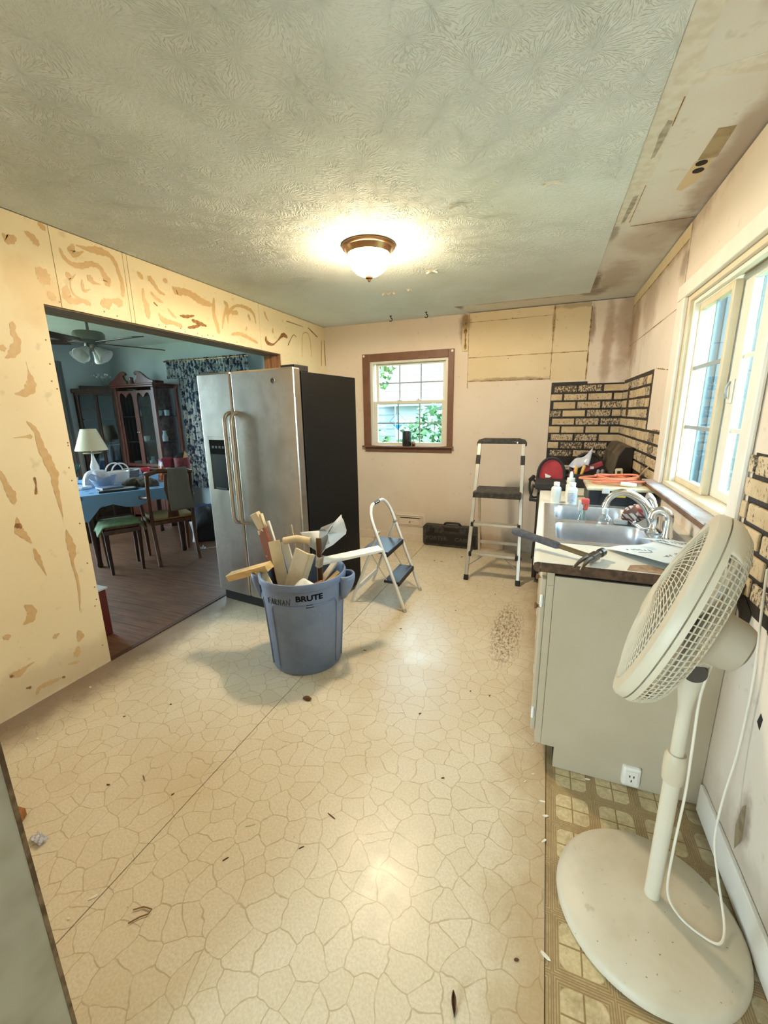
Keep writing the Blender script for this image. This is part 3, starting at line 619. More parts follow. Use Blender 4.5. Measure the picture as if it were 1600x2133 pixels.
sR = rsash(R+.08, 1.816, 2.325, 1.088, 2.018, .125, .04, M['vinylwhite'], M['vinylwhite'])
rpart(MB().box(R+.072, R+.08, 2.215, 2.265, 1.50, 1.60), 'latch_plate', M['vinylwhite'], sR, bevel=.003)
rpart(MB().tube(smoothline([(R+.07, 2.24, 1.59), (R+.062, 2.245, 1.565), (R+.058, 2.235, 1.54), (R+.064, 2.24, 1.52)], 4), .005, 8), 'latch_lever', M['muntin'], sR, smooth=True)

# dining windows (light behind the curtains)
w3 = thing('window_3', None, None, (-4.1, D, .9), kind='structure')
MB().box(-4.6, -4.55, D+.02, D+.1, .9, 2.1).box(-3.65, -3.6, D+.02, D+.1, .9, 2.1).box(-4.55, -3.65, D+.02, D+.1, .9, .95).box(-4.55, -3.65, D+.02, D+.1, 2.05, 2.1).box(-4.55, -3.65, D+.03, D+.08, 1.47, 1.52).build('sash', M['vinylwhite'], w3, world=True)
w4 = thing('window_4', None, None, (-6.0, 2.95, .9), kind='structure')
MB().box(-6.1, -6.02, 1.15, 1.2, .3, 2.3).box(-6.1, -6.02, 2.9, 2.95, .3, 2.3).box(-6.1, -6.02, 1.2, 2.9, .3, .35).box(-6.1, -6.02, 1.2, 2.9, 2.25, 2.3).box(-6.1, -6.03, 2.02, 2.08, .35, 2.25).build('sash', M['vinylwhite'], w4, world=True)

# ================================================================== KITCHEN THINGS
def m_stainless():
    n = NT('brushed_stainless'); co = n.co(); n.p.inputs['Metallic'].default_value = 1.0
    z = n.noise(n.mapping(co, (2, 2, 220)), 4, 3, .6); sm = n.noise(co, 5, 4, .65)
    n.base(n.mix(n.mapr(sm, .45, .75), S(196, 189, 179), S(172, 165, 154))); n.rough(n.mapr(sm, .3, .7, .30, .42)); n.bump(z, .06, .001); return n.m
M['stainless'] = m_stainless()
M['fridgeblack'] = plain('black_textured_steel', S(13, 12, 11), .5, var=.3, vscale=4, c2=S(20, 18, 16), bump=.1, bscale=300, spec=.25)
M['alu'] = plain('dull_aluminium', S(206, 202, 192), .38, .85, var=.3, vscale=12, c2=S(176, 168, 152))
M['whitemetal'] = plain('white_enamel_tube', S(236, 236, 232), .3)
M['blackrub'] = plain('black_rubber', S(30, 29, 30), .55, bump=.2, bscale=200)
M['splat'] = plain('paint_spattered_black', S(44, 40, 38), .6, var=.9, vscale=28, c2=S(74, 70, 66))
M['navy'] = plain('dark_navy_tread', S(40, 46, 62), .4)

# ---- refrigerator
fr = thing('refrigerator', 'side-by-side stainless refrigerator with black side panel beside the wide opening', 'refrigerator', (-2.425, 2.475, 0), math.radians(-7))
MB().box(.0, .905, .085, .75, .03, 1.755).build('cabinet_body', M['fridgeblack'], fr, bevel=.004)
MB().box(.02, .885, .035, .085, .0, .085).build('base_grille', M['black'], fr)
fd_ = MB().box(.0, .340, .0, .078, .088, 1.778).build('freezer_door', M['stainless'], fr, bevel=.012)
rd = MB().box(.347, .905, .0, .078, .088, 1.778).build('refrigerator_door', M['stainless'], fr, bevel=.012)
MB().box(.3405, .3465, .02, .07, .09, 1.776).build('door_gasket', M['black'], fr)
for x, par in ((.312, fd_), (.376, rd)):
    pts = [(x, .004, 1.50), (x, -.035, 1.485), (x, -.055, 1.45), (x, -.058, 1.40), (x, -.058, .80), (x, -.055, .74), (x, -.035, .705), (x, .004, .69)]
    MB().tube(smoothline(pts, 4), .0135, 10).build('handle', M['stainless'], par, smooth=True)
dsp = MB().box(.035, .065, -.004, .004, .90, 1.33).box(.255, .285, -.004, .004, .90, 1.33).box(.065, .255, -.004, .004, 1.305, 1.33).box(.065, .255, -.004, .004, .90, .93).build('dispenser_frame', M['stainless'], fd_, bevel=.002)
MB().box(.065, .255, -.003, .002, 1.20, 1.305).build('control_panel', plain('gloss_black', S(14, 14, 15), .12), dsp)
MB().box(.065, .255, -.0015, .002, .93, 1.20).build('dispenser_recess', plain('recess_black', S(10, 10, 11), .3), dsp)
for i in range(4): MB().box(.09+.036*i, .112+.036*i, -.0042, -.003, 1.245, 1.262).build('button', plain('dim_grey_button', S(70, 74, 80), .4), dsp)
MB().box(.10, .22, -.012, -.0015, .935, .95).build('drip_tray', M['black'], dsp, bevel=.003)
MB().lathe([(0, -.004), (.017, -.004), (.02, 0), (.02, .002)], (.735, 0, 1.70), (0, 1, 0), 24).build('round_emblem', M['chrome'], rd, smooth=True)
MB().tube(arc((.735, -.0045, 1.70), (1, 0, 0), (0, 0, 1), .009, 0, 5.2, 12), .0016, 6).build('emblem_swirl', M['dark'], rd)
MB().box(.78, .90, .03, .17, 1.755, 1.795).build('hinge_cover', M['black'], fr, bevel=.005)
MB().box(.01, .10, .03, .17, 1.755, 1.795).build('hinge_cover', M['black'], fr, bevel=.005)

# ---- grey waste bin
CX, CY = -1.303, 1.993
def binmat():
    n = NT('grey_blue_plastic'); co = n.co(); z = n.noise(co, 6, 5, .6); s = n.noise(n.mapping(co, (1, 1, .3)), 40, 4, .7)
    c = n.mix(n.mapr(z, .4, .7), S(120, 136, 166), S(106, 120, 150)); c = n.mix(n.mapr(s, .66, .78, 0, .5), c, S(160, 162, 168)); n.base(c); n.rough(.48); n.bump(n.noise(co, 180, 2), .08, .001); return n.m
M['bin'] = binmat(); M['binmark'] = plain('black_print', S(12, 12, 16), .8, spec=.1); M['marker'] = plain('faded_marker', S(40, 42, 50), .6)
tb = thing('waste_bin', 'round grey plastic waste bin full of lumber scraps in mid floor', 'bin', (CX, CY, 0))
def crad(z): return .2125+(.246-.2125)*z/.53
MB().lathe([(0, .012), (.195, .012), (.2, .0), (.208, .003), (.2125, .012), (crad(.5), .5), (.2465, .535), (.256, .54), (.258, .572), (.254, .58), (.246, .58), (.242, .57), (.238, .53), (.205, .03), (0, .025)], n=64).build('body', M['bin'], tb, smooth=True)
def onbin(a, z, off=0.0): return Vector(((crad(z)+off)*math.cos(a), (crad(z)+off)*math.sin(a), z))
A0 = math.radians(-58)
for c0 in (A0+.02, A0+.02+2*PI/3, A0+.02+4*PI/3):
    for s_ in (0,):
        hw = .86
        pts = [onbin(c0-hw, .03, .001), onbin(c0-hw, .42, .001)]+[onbin(c0-hw+.10*t, .42+.03*math.sin(t*PI/2), .001) for t in (.3, .6, 1)]
        pts += [onbin(c0+hw*(2*t-1), .45, .001) for t in [.08+.84*i/24 for i in range(25)]]
        pts += [onbin(c0+hw-.10*t, .42+.03*math.sin(t*PI/2), .001) for t in (1, .6, .3)]+[onbin(c0+hw, .42, .001), onbin(c0+hw, .03, .001)]
        MB().tube(pts, .005, 8).build('panel_rib', M['bin'], tb, smooth=True)
for ha in (math.radians(14), math.radians(196)):
    def hp(u, v, ha=ha):
        a = ha+(u-.5)*.52; w = math.sin(PI*min(max(u, 0), 1))**.5
        z = .555-.13*v; out = (.062*w)*(1-.75*v*v)+.008
        return ((crad(.5)+out)*math.cos(a), (crad(.5)+out)*math.sin(a), z)
    MB().grid(hp, 14, 6).build('handle', M['bin'], tb, smooth=True, solid=.006)
    MB().tube([Vector(((.256+.052*math.sin(PI*i/12)**.5)*math.cos(ha+(i/12-.5)*.52), (.256+.052*math.sin(PI*i/12)**.5)*math.sin(ha+(i/12-.5)*.52), .556)) for i in range(13)], .008, 8).build('grip', M['bin'], tb, smooth=True)
tv, tf = text_mesh('BRUTE', .046, .0016)
MB().add([onbin(A0+.13+p[0]*1.12/.245, .497+p[1], .0014) for p in tv], tf).build('lettering', M['binmark'], tb)
def binstroke(st, a0, z0, sc, r, nm, m):
    MB().tube([onbin(a0+x*sc/.245, z0+y*sc, .0016) for x, y in st], r, 5).build(nm, m, tb)
rr = [(-1, -.35), (1, -.35), (1, .1), (.8, .35), (-.8, .35), (-1, .1), (-1, -.35)]
binstroke(rr, A0+.13, .449, .021, .0020, 'logo', M['binmark']); binstroke([(-1, .02), (1, .02)], A0+.13, .449, .021, .0013, 'logo', M['binmark'])
FARNAN = [[[(0, 0), (.05, 1)], [(.02, .95), (.5, 1.05)], [(.02, .5), (.4, .55)]], [[(.0, 0), (.3, .95), (.55, .0)], [(.1, .35), (.5, .38)]], [[(.05, 0), (.08, .9), (.4, .85), (.38, .55), (.1, .45), (.5, -.02)]],
          [[(0, 0), (.08, .9), (.45, .1), (.55, .95)]], [[(.0, 0), (.3, .9), (.5, .0)], [(.1, .35), (.45, .38)]], [[(0, 0), (.08, .9), (.5, .05), (.62, 1.1)]]]
xo = 0
for Ltr in FARNAN:
    for st in Ltr: binstroke([(xo+x, y+.06*xo) for x, y in st], A0-.93, .452, .036, .0021, 'handwriting', M['marker'])
    xo += .72

# ---- scraps in the bin
M['pine'] = woodmat('raw_pine', S(226, 194, 136), S(206, 168, 108), 1.0, 0, .7)
M['trimcream'] = plain('cream_painted_trim', S(220, 202, 166), .55, var=.5, vscale=12, c2=S(198, 174, 132))
M['trimwhite'] = plain('white_painted_board', S(238, 234, 222), .5, var=.3, vscale=9, c2=S(222, 214, 196))
def m_peel():
    n = NT('red_brown_peeling_paint'); co = n.co(); z = n.noise(co, 16, 4, .6); zz = n.sep(co)[2]
    f = n.M('ADD', n.mapr(z, .66, .70), n.mapr(zz, .60, .66)); f = n.M('MINIMUM', f, 1.0)
    n.base(n.mix(f, S(140, 78, 44), S(226, 208, 170))); n.rough(.6); return n.m
M['peel'] = m_peel()
M['oldbrown'] = woodmat('weathered_brown', S(122, 86, 58), S(84, 56, 36), 1.0, 2, .7)
def scrap(name, label, p0, p1, w, t, m, up, cat='board', bevel=.002, grp='lumber scraps in the grey bin'):
    p0, p1 = Vector(p0), Vector(p1)
    return tag(MB().bar(p0, p1, w, t, up).build(name, m, None, bevel=bevel, origin=p0), label, cat, grp)
MB_ = MB
pb = thing('wood_board', 'red-brown board with peeling cream paint, tallest piece standing in the bin', 'board', (-1.46, 2.0, .2), group='lumber scraps in the grey bin')
MB().bar((-1.44, 2.02, .22), (-1.625, 2.03, .885), .085, .02, (-.3, -1, 0)).build('board', M['peel'], pb, world=True, bevel=.002)
MB().bar((-1.595, 2.03, .80), (-1.64, 2.02, .895), .07, .03, (-.3, -1, 0)).build('chipped_end', M['trimcream'], pb, world=True, bevel=.004)
scrap('trim_strip', 'narrow white trim strip leaning beside the red-brown board in the bin', (-1.38, 2.04, .2), (-1.575, 2.06, .84), .018, .014, M['trimwhite'], (-.2, -1, 0), 'trim')
scrap('trim_board', 'wide cream trim board with white edge leaning left in the bin', (-1.36, 1.93, .25), (-1.50, 2.0, .735), .068, .016, M['trimcream'], (.5, -1, 0), 'trim')
scrap('trim_board', 'second cream trim board crossing behind the wide leaning one', (-1.30, 1.98, .25), (-1.46, 2.05, .72), .05, .014, M['trimwhite'], (.2, -1, .1), 'trim')
scrap('trim_board', 'short cream trim offcut resting low on the bin rim', (-1.40, 1.84, .42), (-1.545, 1.90, .585), .062, .018, M['trimcream'], (.3, -1, .6), 'trim')
scrap('lumber_offcut', 'pale pine offcut poking out over the left rim of the bin', (-1.47, 1.90, .612), (-1.80, 1.93, .490), .06, .042, M['pine'], (0, -.2, 1), 'board')
bx_ = thing('trim_box_piece', 'broad cream boxed trim offcut leaning right in the bin centre', 'trim', (-1.33, 1.96, .3), group='lumber scraps in the grey bin')
MB().bar((-1.36, 1.90, .40), (-1.285, 1.98, .70), .115, .018, (-.3, -1, .1)).build('face_board', M['trimcream'], bx_, world=True, bevel=.002)
MB().bar((-1.305, 1.905, .40), (-1.23, 1.985, .685), .02, .045, (-.3, -1, .1)).build('edge_board', M['trimcream'], bx_, world=True, bevel=.002)
scrap('wood_stake', 'thin dark brown stake upright at the back of the bin', (-1.235, 2.08, .3), (-1.222, 2.06, .76), .03, .014, M['oldbrown'], (0, -1, 0), 'stake')
scrap('trim_strip', 'thin grey-white strip upright beside the brown stake', (-1.26, 2.10, .3), (-1.25, 2.09, .755), .022, .006, M['trimwhite'], (0, -1, 0), 'trim')
scrap('long_board', 'long white board lying from the bin rim out toward the white step stool', (-1.19, 2.02, .632), (-.945, 2.36, .63), .062, .018, M['trimwhite'], (.12, -.2, 1), 'board')
br_ = MB().grid(lambda u, v: (-1.21+.05*u, 1.985+.02*v, .60+.055*v+.03*abs(u-.45)), 4, 4).build('bent_flashing', M['barepaper'], None, solid=.002, origin=(-1.19, 1.99, .6)); tag(br_, 'bent grey metal strip at the bin end of the long white board', 'strip')
scrap('splinter', 'thin wood splinter sticking up behind the boxed trim offcut', (-1.36, 2.06, .5), (-1.42, 2.08, .825), .008, .005, M['trimcream'], (0, -1, 0), 'splinter')
tb2 = MB().tube([(-1.44, 2.02, .735), (-1.36, 2.04, .752), (-1.28, 2.06, .738)], .022, 14).build('paper_roll', M['trimcream'], None, smooth=True, origin=(-1.36, 2.04, .73)); tag(tb2, 'short cream paper roll lying across the scraps in the bin', 'paper roll', 'paper scraps in the grey bin')
outl = [(-1.37, .775), (-1.252, .792), (-1.20, .83), (-1.13, .86), (-1.10, .90), (-1.092, .885), (-1.074, .868), (-1.078, .80), (-1.085, .775), (-1.14, .72), (-1.175, .70), (-1.225, .65), (-1.32, .68)]
cxp = sum(p[0] for p in outl)/len(outl); czp = sum(p[1] for p in outl)/len(outl)
mb = MB(); V = []; n_ = len(outl)
for k in range(5):
    t = k/4
    for x, z in outl: V.append((cxp+(x-cxp)*t, 2.10+.035*math.sin(x*31+k)*t+.02*math.cos(z*40), czp+(z-czp)*t))
mb.add(V, [(k*n_+i, k*n_+(i+1) % n_, (k+1)*n_+(i+1) % n_, (k+1)*n_+i) for k in range(4) for i in range(n_)])
pp = mb.build('crumpled_paper', plain('white_paper', S(232, 238, 244), .7, trans=0), None, smooth=True, origin=(cxp, 2.1, .65)); tag(pp, 'large crumpled white paper sheet standing up in the bin', 'paper', 'paper scraps in the grey bin')
for i, (p0, p1, w, m, lb) in enumerate((((-1.25, 1.86, .50), (-1.12, 1.90, .56), .03, 'stud', 'brown splintered lath just inside the right rim of the bin'), ((-1.2, 1.9, .45), (-1.09, 2.05, .57), .03, 'pine', 'pale lath leaning on the right inner rim of the bin'), ((-1.30, 2.0, .36), (-1.15, 2.14, .60), .05, 'trimcream', 'cream trim scrap low behind the white paper in the bin'))):
    scrap('lath_scrap', lb, p0, p1, w, .01, M[m], (0, -.3, 1), 'lath')
mb = MB().grid(lambda u, v: (-1.27+.12*u, 1.825+.05*v+.01*math.sin(u*7), .525+.035*math.sin(u*3.1)*v+.02*v), 6, 4)
o = mb.build('torn_paper', M['trimwhite'], None, smooth=True, solid=.001, origin=(-1.2, 1.82, .52)); tag(o, 'torn white paper scrap curling at the front right inside the bin', 'paper', 'paper scraps in the grey bin')

# ---- white two-step stool
ss = thing('step_stool', 'white folding two-step stool with dark treads beside the refrigerator', 'step stool', (-1.14, 2.98, 0))
def spart(mb, nm, m, par=None, **k): return mb.build(nm, m, par or ss, world=True, **k)
yl, yr = 2.755, 3.175
rail = lambda z, y: Vector((-.91-.372*z, y, z))
top = [rail(0, yl), rail(.66, yl)]+[rail(.66+.14*math.sin(t), yl+.13*(1-math.cos(t))) for t in (.35, .7, 1.05, 1.35)]+[rail(.80, yl+.13), rail(.80, yr-.13)]+[rail(.66+.14*math.sin(t), yr-.13*(1-math.cos(t))) for t in (1.35, 1.05, .7, .35)]+[rail(.66, yr), rail(0, yr)]
spart(MB().tube(top, .0125, 12), 'front_frame', M['whitemetal'], smooth=True)
for y in (yl, yr): spart(MB().cyl(rail(0, y)-Vector((0, 0, .0)), rail(.025, y), .0145, .0145, 12), 'foot_cap', M['alu'])
for y, y2 in ((yl+.02, 2.785), (yr-.02, 3.235)):
    spart(MB().tube([(-1.13, y, .60), (-1.375, y2, .0)], .0115, 10), 'rear_leg', M['whitemetal'], smooth=True)
    spart(MB().cyl((-1.13, y-.02, .60), (-1.13, y+.02, .60), .012, None, 10), 'hinge_bolt', M['alu'])
spart(MB().bar((-1.325, 2.785, .12), (-1.325, 3.23, .12), .012, .035), 'rear_crossbar', M['whitemetal'])
spart(MB().box(-1.275, -1.055, yl+.025, yr-.025, .437, .455), 'upper_tread', M['navy'], bevel=.005)
spart(MB().box(-1.066, -1.053, yl+.02, yr-.02, .415, .45), 'tread_edge', M['blackrub'], bevel=.003)
spart(MB().box(-1.09, -.965, yl+.02, yr-.02, .205, .225), 'lower_tread', M['navy'], bevel=.005)
spart(MB().box(-.976, -.962, yl+.02, yr-.02, .19, .22), 'tread_edge', M['blackrub'], bevel=.003)
for y in (yl+.03, yr-.03): spart(MB().tube([(-1.2, y, .44), (-1.06, y, .21)], .004, 6), 'link_rod', M['alu'])
spart(MB().cyl(rail(.80, yl+.13), rail(.80, yl+.24), .0135, None, 12), 'label_sleeve', M['blackrub'])
spart(MB().box(-1.198, -1.1945, yl+.15, yl+.22, .803, .8075), 'label_print', M['whitemetal'])

# ---- tall aluminium step ladder
ld = thing('step_ladder', 'aluminium three-step ladder with paint-spattered black platform by the far wall', 'step ladder', (-.363, 3.85, 0))
def lpart(mb, nm, m, par=None, **k): return mb.build(nm, m, par or ld, world=True, **k)
def lr(z, s): return Vector(((-.363+s*(.225-.037*z/1.2)), 3.54+.30*z/1.2, z))
for s in (-1, 1):
    lpart(MB().bar(lr(.03, s), lr(1.20, s), .026, .032, (1, 0, 0)), 'front_rail', M['alu'], bevel=.004)
    lpart(MB().bar(lr(0, s), lr(.045, s), .034, .040, (1, 0, 0)), 'foot', M['blackrub'], bevel=.003)
    lpart(MB().bar(lr(1.02, s), lr(1.10, s), .030, .036, (1, 0, 0)), 'black_sleeve', M['blackrub'], bevel=.003)
    a, b = Vector((-.363+s*.185, 3.90, .77)), Vector((-.363+s*.205, 4.22, 0))
    lpart(MB().bar(a, b, .02, .025, (1, 0, 0)), 'rear_leg', M['alu'], bevel=.003)
    lpart(MB().bar(b, b+(a-b)*.05, .026, .03, (1, 0, 0)), 'foot', M['blackrub'])
    lpart(MB().tube([lr(.12, s), Vector((-.363+s*.07, lr(.24, s).y, .235))], .004, 6), 'brace_rod', M['muntin'])
hb = [(-.215, 0), (-.215, .03), (-.20, .055), (-.15, .068), (.15, .068), (.20, .055), (.215, .03), (.215, 0), (.19, .0), (.17, .018), (-.17, .018), (-.19, 0)]
lpart(MB().prism(hb, (-.363, 3.855, 1.18), (1, 0, 0), (0, .0, 1), -.045), 'top_handle', M['splat'], bevel=.006)
lpart(MB().box(-.565, -.165, 3.65, 3.97, .765, .795), 'platform', M['splat'], bevel=.005)
lpart(MB().box(-.567, -.163, 3.638, 3.652, .742, .792), 'platform_edge', M['splat'], bevel=.004)
for z in (.24, .50):
    yy = lr(z, 1).y
    t_ = lpart(MB().box(-.363-.195, -.363+.195, yy-.035, yy+.045, z-.012, z+.012), 'tread', M['alu'], bevel=.003)
    for s in (-1, 1): lpart(MB().box(-.363+s*.2-.012, -.363+s*.2+.012, yy-.04, yy+.05, z-.022, z+.018), 'tread_bracket', M['blackrub'], t_, bevel=.003)
lpart(MB().bar((-.555, 4.125, .19), (-.17, 4.125, .19), .012, .03), 'rear_crossbar', M['alu'], bevel=.002)
for sx in (-.27, -.25, -.23): lpart(MB().box(sx, sx+.012, 3.8085, 3.8095, 1.215+.01*math.sin(sx*90), 1.222), 'paint_splash', M['whitemetal'])

# ---- black tool case on the floor
tc = thing('tool_case', 'long black plastic tool case standing on the floor under the window', 'tool case', (-.92, 4.44, 0))
def rrect(w, h, r, n=5):
    P = []
    for cx_, cy_, a in ((w-r, r, -PI/2), (w-r, h-r, 0), (r, h-r, PI/2), (r, r, PI)):
        P += [(cx_+r*math.cos(a+PI/2*i/n), cy_+r*math.sin(a+PI/2*i/n)) for i in range(n+1)]
    return P
mb = MB(); ol = rrect(.63, .245, .04)
mb.prism(ol, (-1.235, 4.482, .001), (1, 0, 0), (0, 0, 1), .085)
cs = mb.build('shell', M['splat'], tc, world=True, bevel=.008)
MB().prism(rrect(.56, .13, .02), (-1.20, 4.398, .03), (1, 0, 0), (0, 0, 1), .006).build('raised_panel', M['black'], tc, world=True, bevel=.003)
hd = MB().tube(smoothline([(-1.0, 4.44, .235), (-.985, 4.44, .265), (-.95, 4.44, .272), (-.86, 4.44, .272), (-.825, 4.44, .265), (-.81, 4.44, .235)], 4), .012, 8).build('handle', M['black'], tc, world=True, smooth=True)
MB().box(-.99, -.82, 4.3955, 4.3985, .185, .225).build('handle_recess', M['dark'], tc, world=True, bevel=.004)
for x in (-1.13, -.72): MB().box(x-.025, x+.025, 4.388, 4.399, .165, .215).build('latch', M['black'], tc, world=True, bevel=.003)
M['wornblack'] = plain('worn_grey_black', S(84, 80, 76), .6)
tv, tf = text_mesh('PORTER', .062)
MB().add([(-1.075+p[0]*1.1, 4.3905, .095+p[1]) for p in tv], tf).build('embossed_lettering', M['wornblack'], tc, world=True)
tv, tf = text_mesh('CABLE', .062)
MB().add([(-.77+p[0]*1.1, 4.3905, .095+p[1]) for p in tv], tf).build('embossed_lettering', M['wornblack'], tc, world=True)

# ---- wall register
vg = thing('wall_register', 'cream painted metal heat register low on the far wall', 'vent', (-1.42, D, .26))
vp = lambda mb, nm, m, **k: mb.build(nm, m, vg, world=True, **k)
vp(MB().box(-1.615, -1.228, D-.008, D-.001, .18, .345), 'plate', M['wall_k'], bevel=.004)
for d in (.018, .036): vp(MB().tube([(-1.60+d, D-.012, .19), (-1.60+d, D-.012, .33-d), (-1.245-d, D-.012, .33-d), (-1.245-d, D-.012, .19)], .0075, 6), 'raised_rib', M['wall_k'])
vp(MB().box(-1.545, -1.30, D-.018, D-.008, .20, .275), 'damper_plate', M['wall_k'], bevel=.003)
vp(MB().lathe([(0, .01), (.008, .008), (.01, 0)], (-1.42, D-.018, .235), (0, -1, 0), 12), 'knob', M['crack'])
vp(MB().box(-1.54, -1.305, D-.012, D-.0085, .278, .288), 'slot', M['dark'])

# ---- ceiling light
cl = thing('ceiling_light', 'lit flush ceiling light with bronze rim and frosted glass bowl', 'lamp', (-1.051, 2.519, H))
M['bronze'] = plain('brushed_bronze', S(150, 116, 86), .3, .9)
MB().lathe([(0, 0), (.158, 0), (.160, -.008), (.152, -.018), (.142, -.02), (.134, -.034), (.128, -.05), (.118, -.052), (.0, -.05)], n=48).build('rim', M['bronze'], cl, smooth=True)
ng = NT('lit_frosted_glass'); ng.N.remove(ng.p)
_em = ng.N.new('ShaderNodeEmission'); _em.inputs[0].default_value = (1.0, .75, .46, 1); _em.inputs[1].default_value = 66.0
_tr = ng.N.new('ShaderNodeBsdfTransparent'); _tr.inputs[0].default_value = (1, .95, .86, 1)
_mx = ng.N.new('ShaderNodeMixShader'); _mx.inputs[0].default_value = 0.5
ng.link(_tr.outputs[0], _mx.inputs[1]); ng.link(_em.outputs[0], _mx.inputs[2]); ng.link(_mx.outputs[0], ng.out.inputs['Surface'])
bl_d = bpy.data.lights.new('bulb', 'SPOT'); bl_d.energy = 44.0; bl_d.color = (1.0, .90, .76); bl_d.spot_size = PI; bl_d.spot_blend = 0.15; bl_d.shadow_soft_size = 0.045
bl_o = bpy.data.objects.new('bulb', bl_d); COL.objects.link(bl_o); bl_o.parent = cl; bl_o.location = (0, 0, -.085)
MB().lathe([(.121, -.050), (.123, -.062), (.118, -.09), (.104, -.118), (.08, -.142), (.05, -.158), (.02, -.166), (.0, -.168)], n=40).build('glass_bowl', ng.m, cl, smooth=True)
MB().lathe([(.0, -.163), (.024, -.166), (.022, -.174), (.010, -.180), (.009, -.188), (.004, -.194), (0, -.196)], n=20).build('finial', M['bronze'], cl, smooth=True)

# ---- ceiling hooks
for x, y, lb in ((-1.552, 4.266, 'left of two small black ceiling hooks above the brown window'), (-1.178, 4.26, 'right of two small black ceiling hooks above the brown window')):
    pts = [(x, y, H), (x, y, H-.02)]+[(x+.016*math.sin(t), y, H-.036+.016*math.cos(t)) for t in (.4, 1.0, 1.6, 2.3, 3.0, 3.7, 4.2)]
    tag(MB().tube(pts, .0042, 8).lathe([(0, 0), (.013, 0), (.010, -.005), (0, -.005)], (x, y, H), (0, 0, 1), 12).build('ceiling_hook', M['black'], None, smooth=True, origin=(x, y, H)), lb, 'hook', 'ceiling hooks over the window')

# ---- things on the far window
sc = thing('sun_catcher', 'diamond-shaped blue glass sun catcher hanging in the far window', 'sun catcher', (-1.57, D+.018, 1.39))
sp_ = lambda mb, nm, m, **k: mb.build(nm, m, sc, world=True, **k)
yq = D+.018
sp_(MB().tube([(-1.57, yq, 1.488), (-1.665, yq, 1.392), (-1.57, yq, 1.298), (-1.475, yq, 1.392)], .0022, 6, True).tube([(-1.625, yq, 1.352), (-1.515, yq, 1.352)], .0018, 6), 'came', M['dark'])
sp_(MB().add([(-1.62, yq, 1.350), (-1.57, yq, 1.30), (-1.52, yq, 1.350)], [(0, 1, 2)]), 'blue_pane', glassmat('blue_glass', (.35, .7, 1, 1), .05), solid=.002)
sp_(MB().tube([(-1.57, yq, 1.488), (-1.57, yq, 1.60)], .001, 5), 'string', M['dark'])
sp_(MB().tube(smoothline([(-1.57, yq-.003, 1.47), (-1.575, yq-.003, 1.42), (-1.565, yq-.003, 1.39), (-1.58, yq-.003, 1.375)], 3), [.002]*9+[.006], 6), 'bird_figure', M['dark'])
spk = thing('speaker', 'small black cylindrical speaker standing on the brown window stool', 'speaker', (-1.455, D-.012, 1.118))
MB().lathe([(0, 0), (.046, 0), (.050, .006), (.050, .155), (.045, .165), (.038, .168), (0, .165)], n=24).build('body', M['blackrub'], spk, smooth=True)
MB().lathe([(.0505, .05), (.052, .052), (.052, .056), (.0505, .058)], n=24).build('trim_ring', M['black'], spk)
fg = thing('figurine', 'tiny pale figurine ball beside the black speaker on the window stool', 'figurine', (-1.375, D-.02, 1.118))
MB().lathe([(0, 0), (.017, 0), (.019, .012), (.016, .022), (0, .022)], n=14).build('foot', M['black'], fg, smooth=True)
MB().lathe([(.0, .018), (.018, .024), (.024, .038), (.018, .054), (0, .06)], n=16).build('ball', plain('speckled_tan', S(206, 176, 120), .5, var=.9, vscale=60, c2=S(70, 50, 30)), fg, smooth=True)

# ================================================================== SINK RUN
M['cabpaint'] = plain('beige_cabinet_paint', S(188, 175, 150), .45, var=.35, vscale=5, c2=S(176, 160, 132))
M['laminate'] = plain('white_laminate', S(236, 236, 226), .3, var=.2, vscale=8, c2=S(222, 218, 200))
M['edgebrown'] = plain('bare_chipboard_edge', S(96, 70, 50), .8, var=.8, vscale=40, c2=S(60, 42, 30))
cb = thing('base_cabinet', 'beige painted sink base cabinet with bare end panel facing the fan', 'cabinet', (.35, 2.6, 0))
cp = lambda mb, nm, m, par=None, **k: mb.build(nm, m, par or cb, world=True, **k)
cp(MB().prism([(.125, 0), (.643, 0), (.643, .862), (.072, .862), (.072, .098), (.125, .098)], (0, 1.634, 0), (1, 0, 0), (0, 0, 1), .014), 'end_panel', M['cabpaint'], bevel=.001)
cp(MB().box(.075, .642, 1.64, 3.60, .098, .115).box(.62, .642, 1.64, 3.60, .115, .86).box(.075, .62, 3.585, 3.60, .115, .86), 'carcass', M['cabpaint'])
cp(MB().box(.125, .14, 1.64, 3.60, 0, .098), 'toe_kick', M['dark'])
ff = cp(MB().box(.045, .071, 1.622, 3.60, .098, .14).box(.045, .071, 1.622, 3.60, .82, .888).box(.045, .071, 1.622, 1.665, .14, .82).box(.045, .071, 2.28, 2.34, .14, .82).box(.045, .071, 2.92, 2.98, .14, .82).box(.045, .071, 3.56, 3.60, .14, .82), 'face_frame', M['cabpaint'], bevel=.002)
cp(MB().box(.080, .640, 1.640, 1.66, .862, .888), 'painted_shadow_line', M['dark'])  # dark strip painted in for the shadow line under the countertop
for y0 in (1.655, 1.985, 2.33, 2.65, 2.97, 3.28):
    dr = cp(MB().box(.026, .0445, y0, y0+.30, .13, .83), 'door', M['cabpaint'], bevel=.004)
    cp(MB().lathe([(0, .022), (.014, .02), (.013, .012), (.006, .008), (.006, 0)], (.026, y0+.03, .70), (-1, 0, 0), 12), 'knob', M['bronze'], dr, smooth=True)
    for z in (.22, .74): cp(MB().cyl((.03, y0-.004, z-.025), (.03, y0-.004, z+.025), .006, None, 8), 'hinge', M['whitemetal'], dr)
ct = thing('countertop', 'white laminate countertop with bare brown end, holding the steel sink', 'countertop', (.32, 2.6, .89))
tp = lambda mb, nm, m, par=None, **k: mb.build(nm, m, par or ct, world=True, **k)
